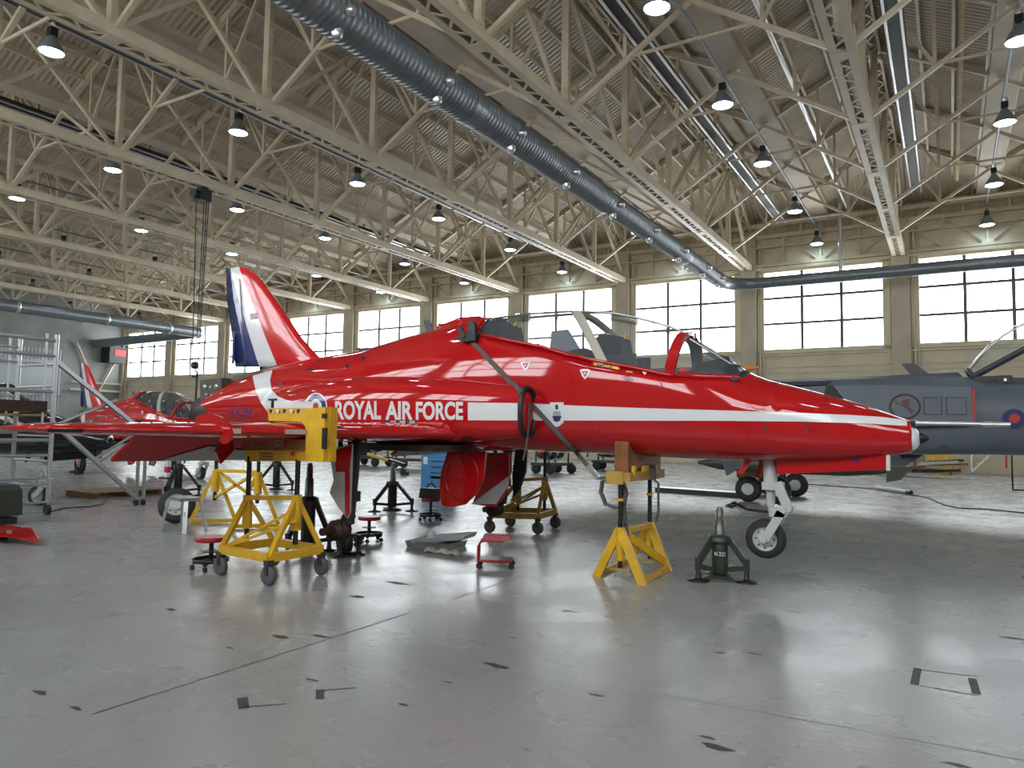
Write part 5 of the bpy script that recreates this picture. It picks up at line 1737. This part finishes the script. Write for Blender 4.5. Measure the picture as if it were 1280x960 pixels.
def crate(lab, px_, size, m, nm='equipment_box', cat='box'):
    c = pZ(*px_)
    t = thing(nm, lab, cat, c)
    w_, d_, h_ = size
    part(t, 'case', m, MB().box(c + V((0, d_ / 2, h_ / 2 + .08)), (w_, d_, h_)))
    part(t, 'lid', m, MB().box(c + V((0, d_ / 2, h_ + .1)), (w_ + .05, d_ + .05, .06)))
    for sx in (-1, 1):
        part(t, 'skid', M.black, MB().box(c + V((sx * w_ * .4, d_ / 2, .04)), (.1, d_, .08)))
        part(t, 'catch', M.silver, MB().box(c + V((sx * w_ * .25, -.01, h_ * .8)), (.06, .03, .1)))
    return t


crate('brown wooden crate standing beyond the hanging nose wheel', (940, 600), (1.1, .7, .7), M.wood)
crate('yellow equipment box standing by the far side wall', (1175, 593), (1.1, .7, .9), M.yellow)


def cart(lab, px_, L, m, rz=0.0, body=True):
    c = pZ(*px_)
    t = thing('ground_cart', lab, 'cart', c)
    R2 = Matrix.Rotation(rz, 3, 'Z')
    g = lambda x, y, z: c + R2 @ V((x, y, 0)) + V((0, 0, z))
    part(t, 'chassis', M.dark, MB().beam(g(-L / 2, 0, .38), g(L / 2, 0, .38), .8, .12))
    if body:
        part(t, 'engine_unit', m, MB().lathe(g(-L * .42, 0, .95), R2 @ V((1, 0, 0)), [(0, .2), (.05, .36), (L * .3, .40), (L * .6, .34), (L * .8, .25), (L * .82, .1)], 20))
        for f_ in (.1, .35, .6):
            part(t, 'pipe_band', M.silver, MB().lathe(g(-L * .42 + L * f_, 0, .95), R2 @ V((1, 0, 0)), [(0, .41), (.06, .41)], 20))
        part(t, 'intake_blank', M.redplastic, MB().lathe(g(-L * .43, -.1, .9), R2 @ V((-1, 0, 0)), [(0, .16), (.05, .16), (.1, .05)], 16))
    part(t, 'stand_frame', M.dark, MB().path([g(-L * .35, -.35, .4), g(-L * .35, -.35, .95), g(L * .35, -.35, .95), g(L * .35, -.35, .4)], .04, 6).path([g(-L * .35, .35, .4), g(-L * .35, .35, .95), g(L * .35, .35, .95), g(L * .35, .35, .4)], .04, 6))
    for x in (-.38, .38):
        for y in (-.38, .38):
            part(t, 'cart_wheel', M.rubber, MB().lathe(g(x * L, y - .06, .2), (0, 1, 0), [(0, .06), (0, .19), (.03, .2), (.1, .2), (.12, .19), (.12, .06)], 18))
    return t


cart('dark jet engine on a wheeled stand beyond the strap', (690, 592), 1.6, M.dark, 1.3)
cart('dark engine trolley standing beyond the black tripod jack', (520, 586), 2.2, M.dark, .15)
cart('dark engine trolley standing beyond the hanging gear leg', (462, 582), 2.4, M.dark, -.2)
cart('dark ground power cart far behind the nose saddle', (770, 588), 2.0, M.jag_dark, .1, True)
a_, b_ = pZ(452, 588) + V((0, 0, .7)), pZ(506, 594) + V((0, 0, .35))
t = thing('tow_bar', 'yellow tow bar propped on the engine trolley', 'tow bar', pZ(480, 592))
part(t, 'bar', M.yellow, MB().tube(a_, a_ + (b_ - a_) * .65, .06))
part(t, 'hitch', M.black, MB().beam(a_ + (b_ - a_) * .65, b_, .12, .14).tube(b_ + V((0, -.1, -.25)), b_ + V((0, .1, -.25)), .14))
c = pZ(1140, 596)
t = thing('plank_pile', 'heap of dark boarding and planks on the floor by the far wall', 'debris', c)
random.seed(3)
for i in range(12):
    x = -1.2 + 2.6 * random.random()
    part(t, 'plank', random.choice((M.black, M.dark, M.palewood, M.wood, M.greypaint)), MB().beam(c + V((x - .7, random.uniform(-.3, .3), .06 + .055 * i)), c + V((x + .7, random.uniform(-.3, .3), .06 + .055 * i + random.uniform(0, .2))), .4, .11))
c = pZ(1215, 594)
t = thing('wall_ladder', 'aluminium step ladder on casters by the far wall', 'ladder', c)
for y in (0, .5):
    part(t, 'stile', M.alu, MB().beam(c + V((0, y, .15)), c + V((1.0, y, 1.3)), .08, .05))
    part(t, 'leg', M.alu, MB().beam(c + V((0, y, .15)), c + V((0, y, 1.3)), .06, .05))
for k in range(5):
    part(t, 'tread', M.alu, MB().box(c + V((.1 + .2 * k, .25, .3 + .22 * k)), (.2, .5, .03)))
t = thing('red_white_post', 'red and white striped chock post near the distant wheel', 'post', pZ(209, 598))
p = pZ(209, 598)
for k in range(5):
    part(t, 'band', M.redplastic if k % 2 else M.white, MB().box(p + V((0, 0, .09 + .18 * k)), (.16, .12, .18)))
part(t, 'foot', M.black, MB().box(p + V((0, 0, .0)) + V((0, 0, .02)), (.4, .3, .04)))
c = V((-66, 39, 0))
t = thing('wall_heater', 'dark unit heater with a red sign high in the far corner', 'heater', (XL + .9, YF - 1.6, 7.6))
part(t, 'heater_case', M.black, MB().box((XL + .9, YF - 1.6, 8.3), (1.4, 1.6, 1.5)))
part(t, 'sign', M.redplastic, MB().box((XL + 1.62, YF - 1.4, 8.5), (.06, 1.1, .6)))
part(t, 'wall_bracket', M.steel, MB().beam((XL + .3, YF - 1.6, 7.0), (XL + 1.2, YF - 1.6, 7.55), .08, .08))
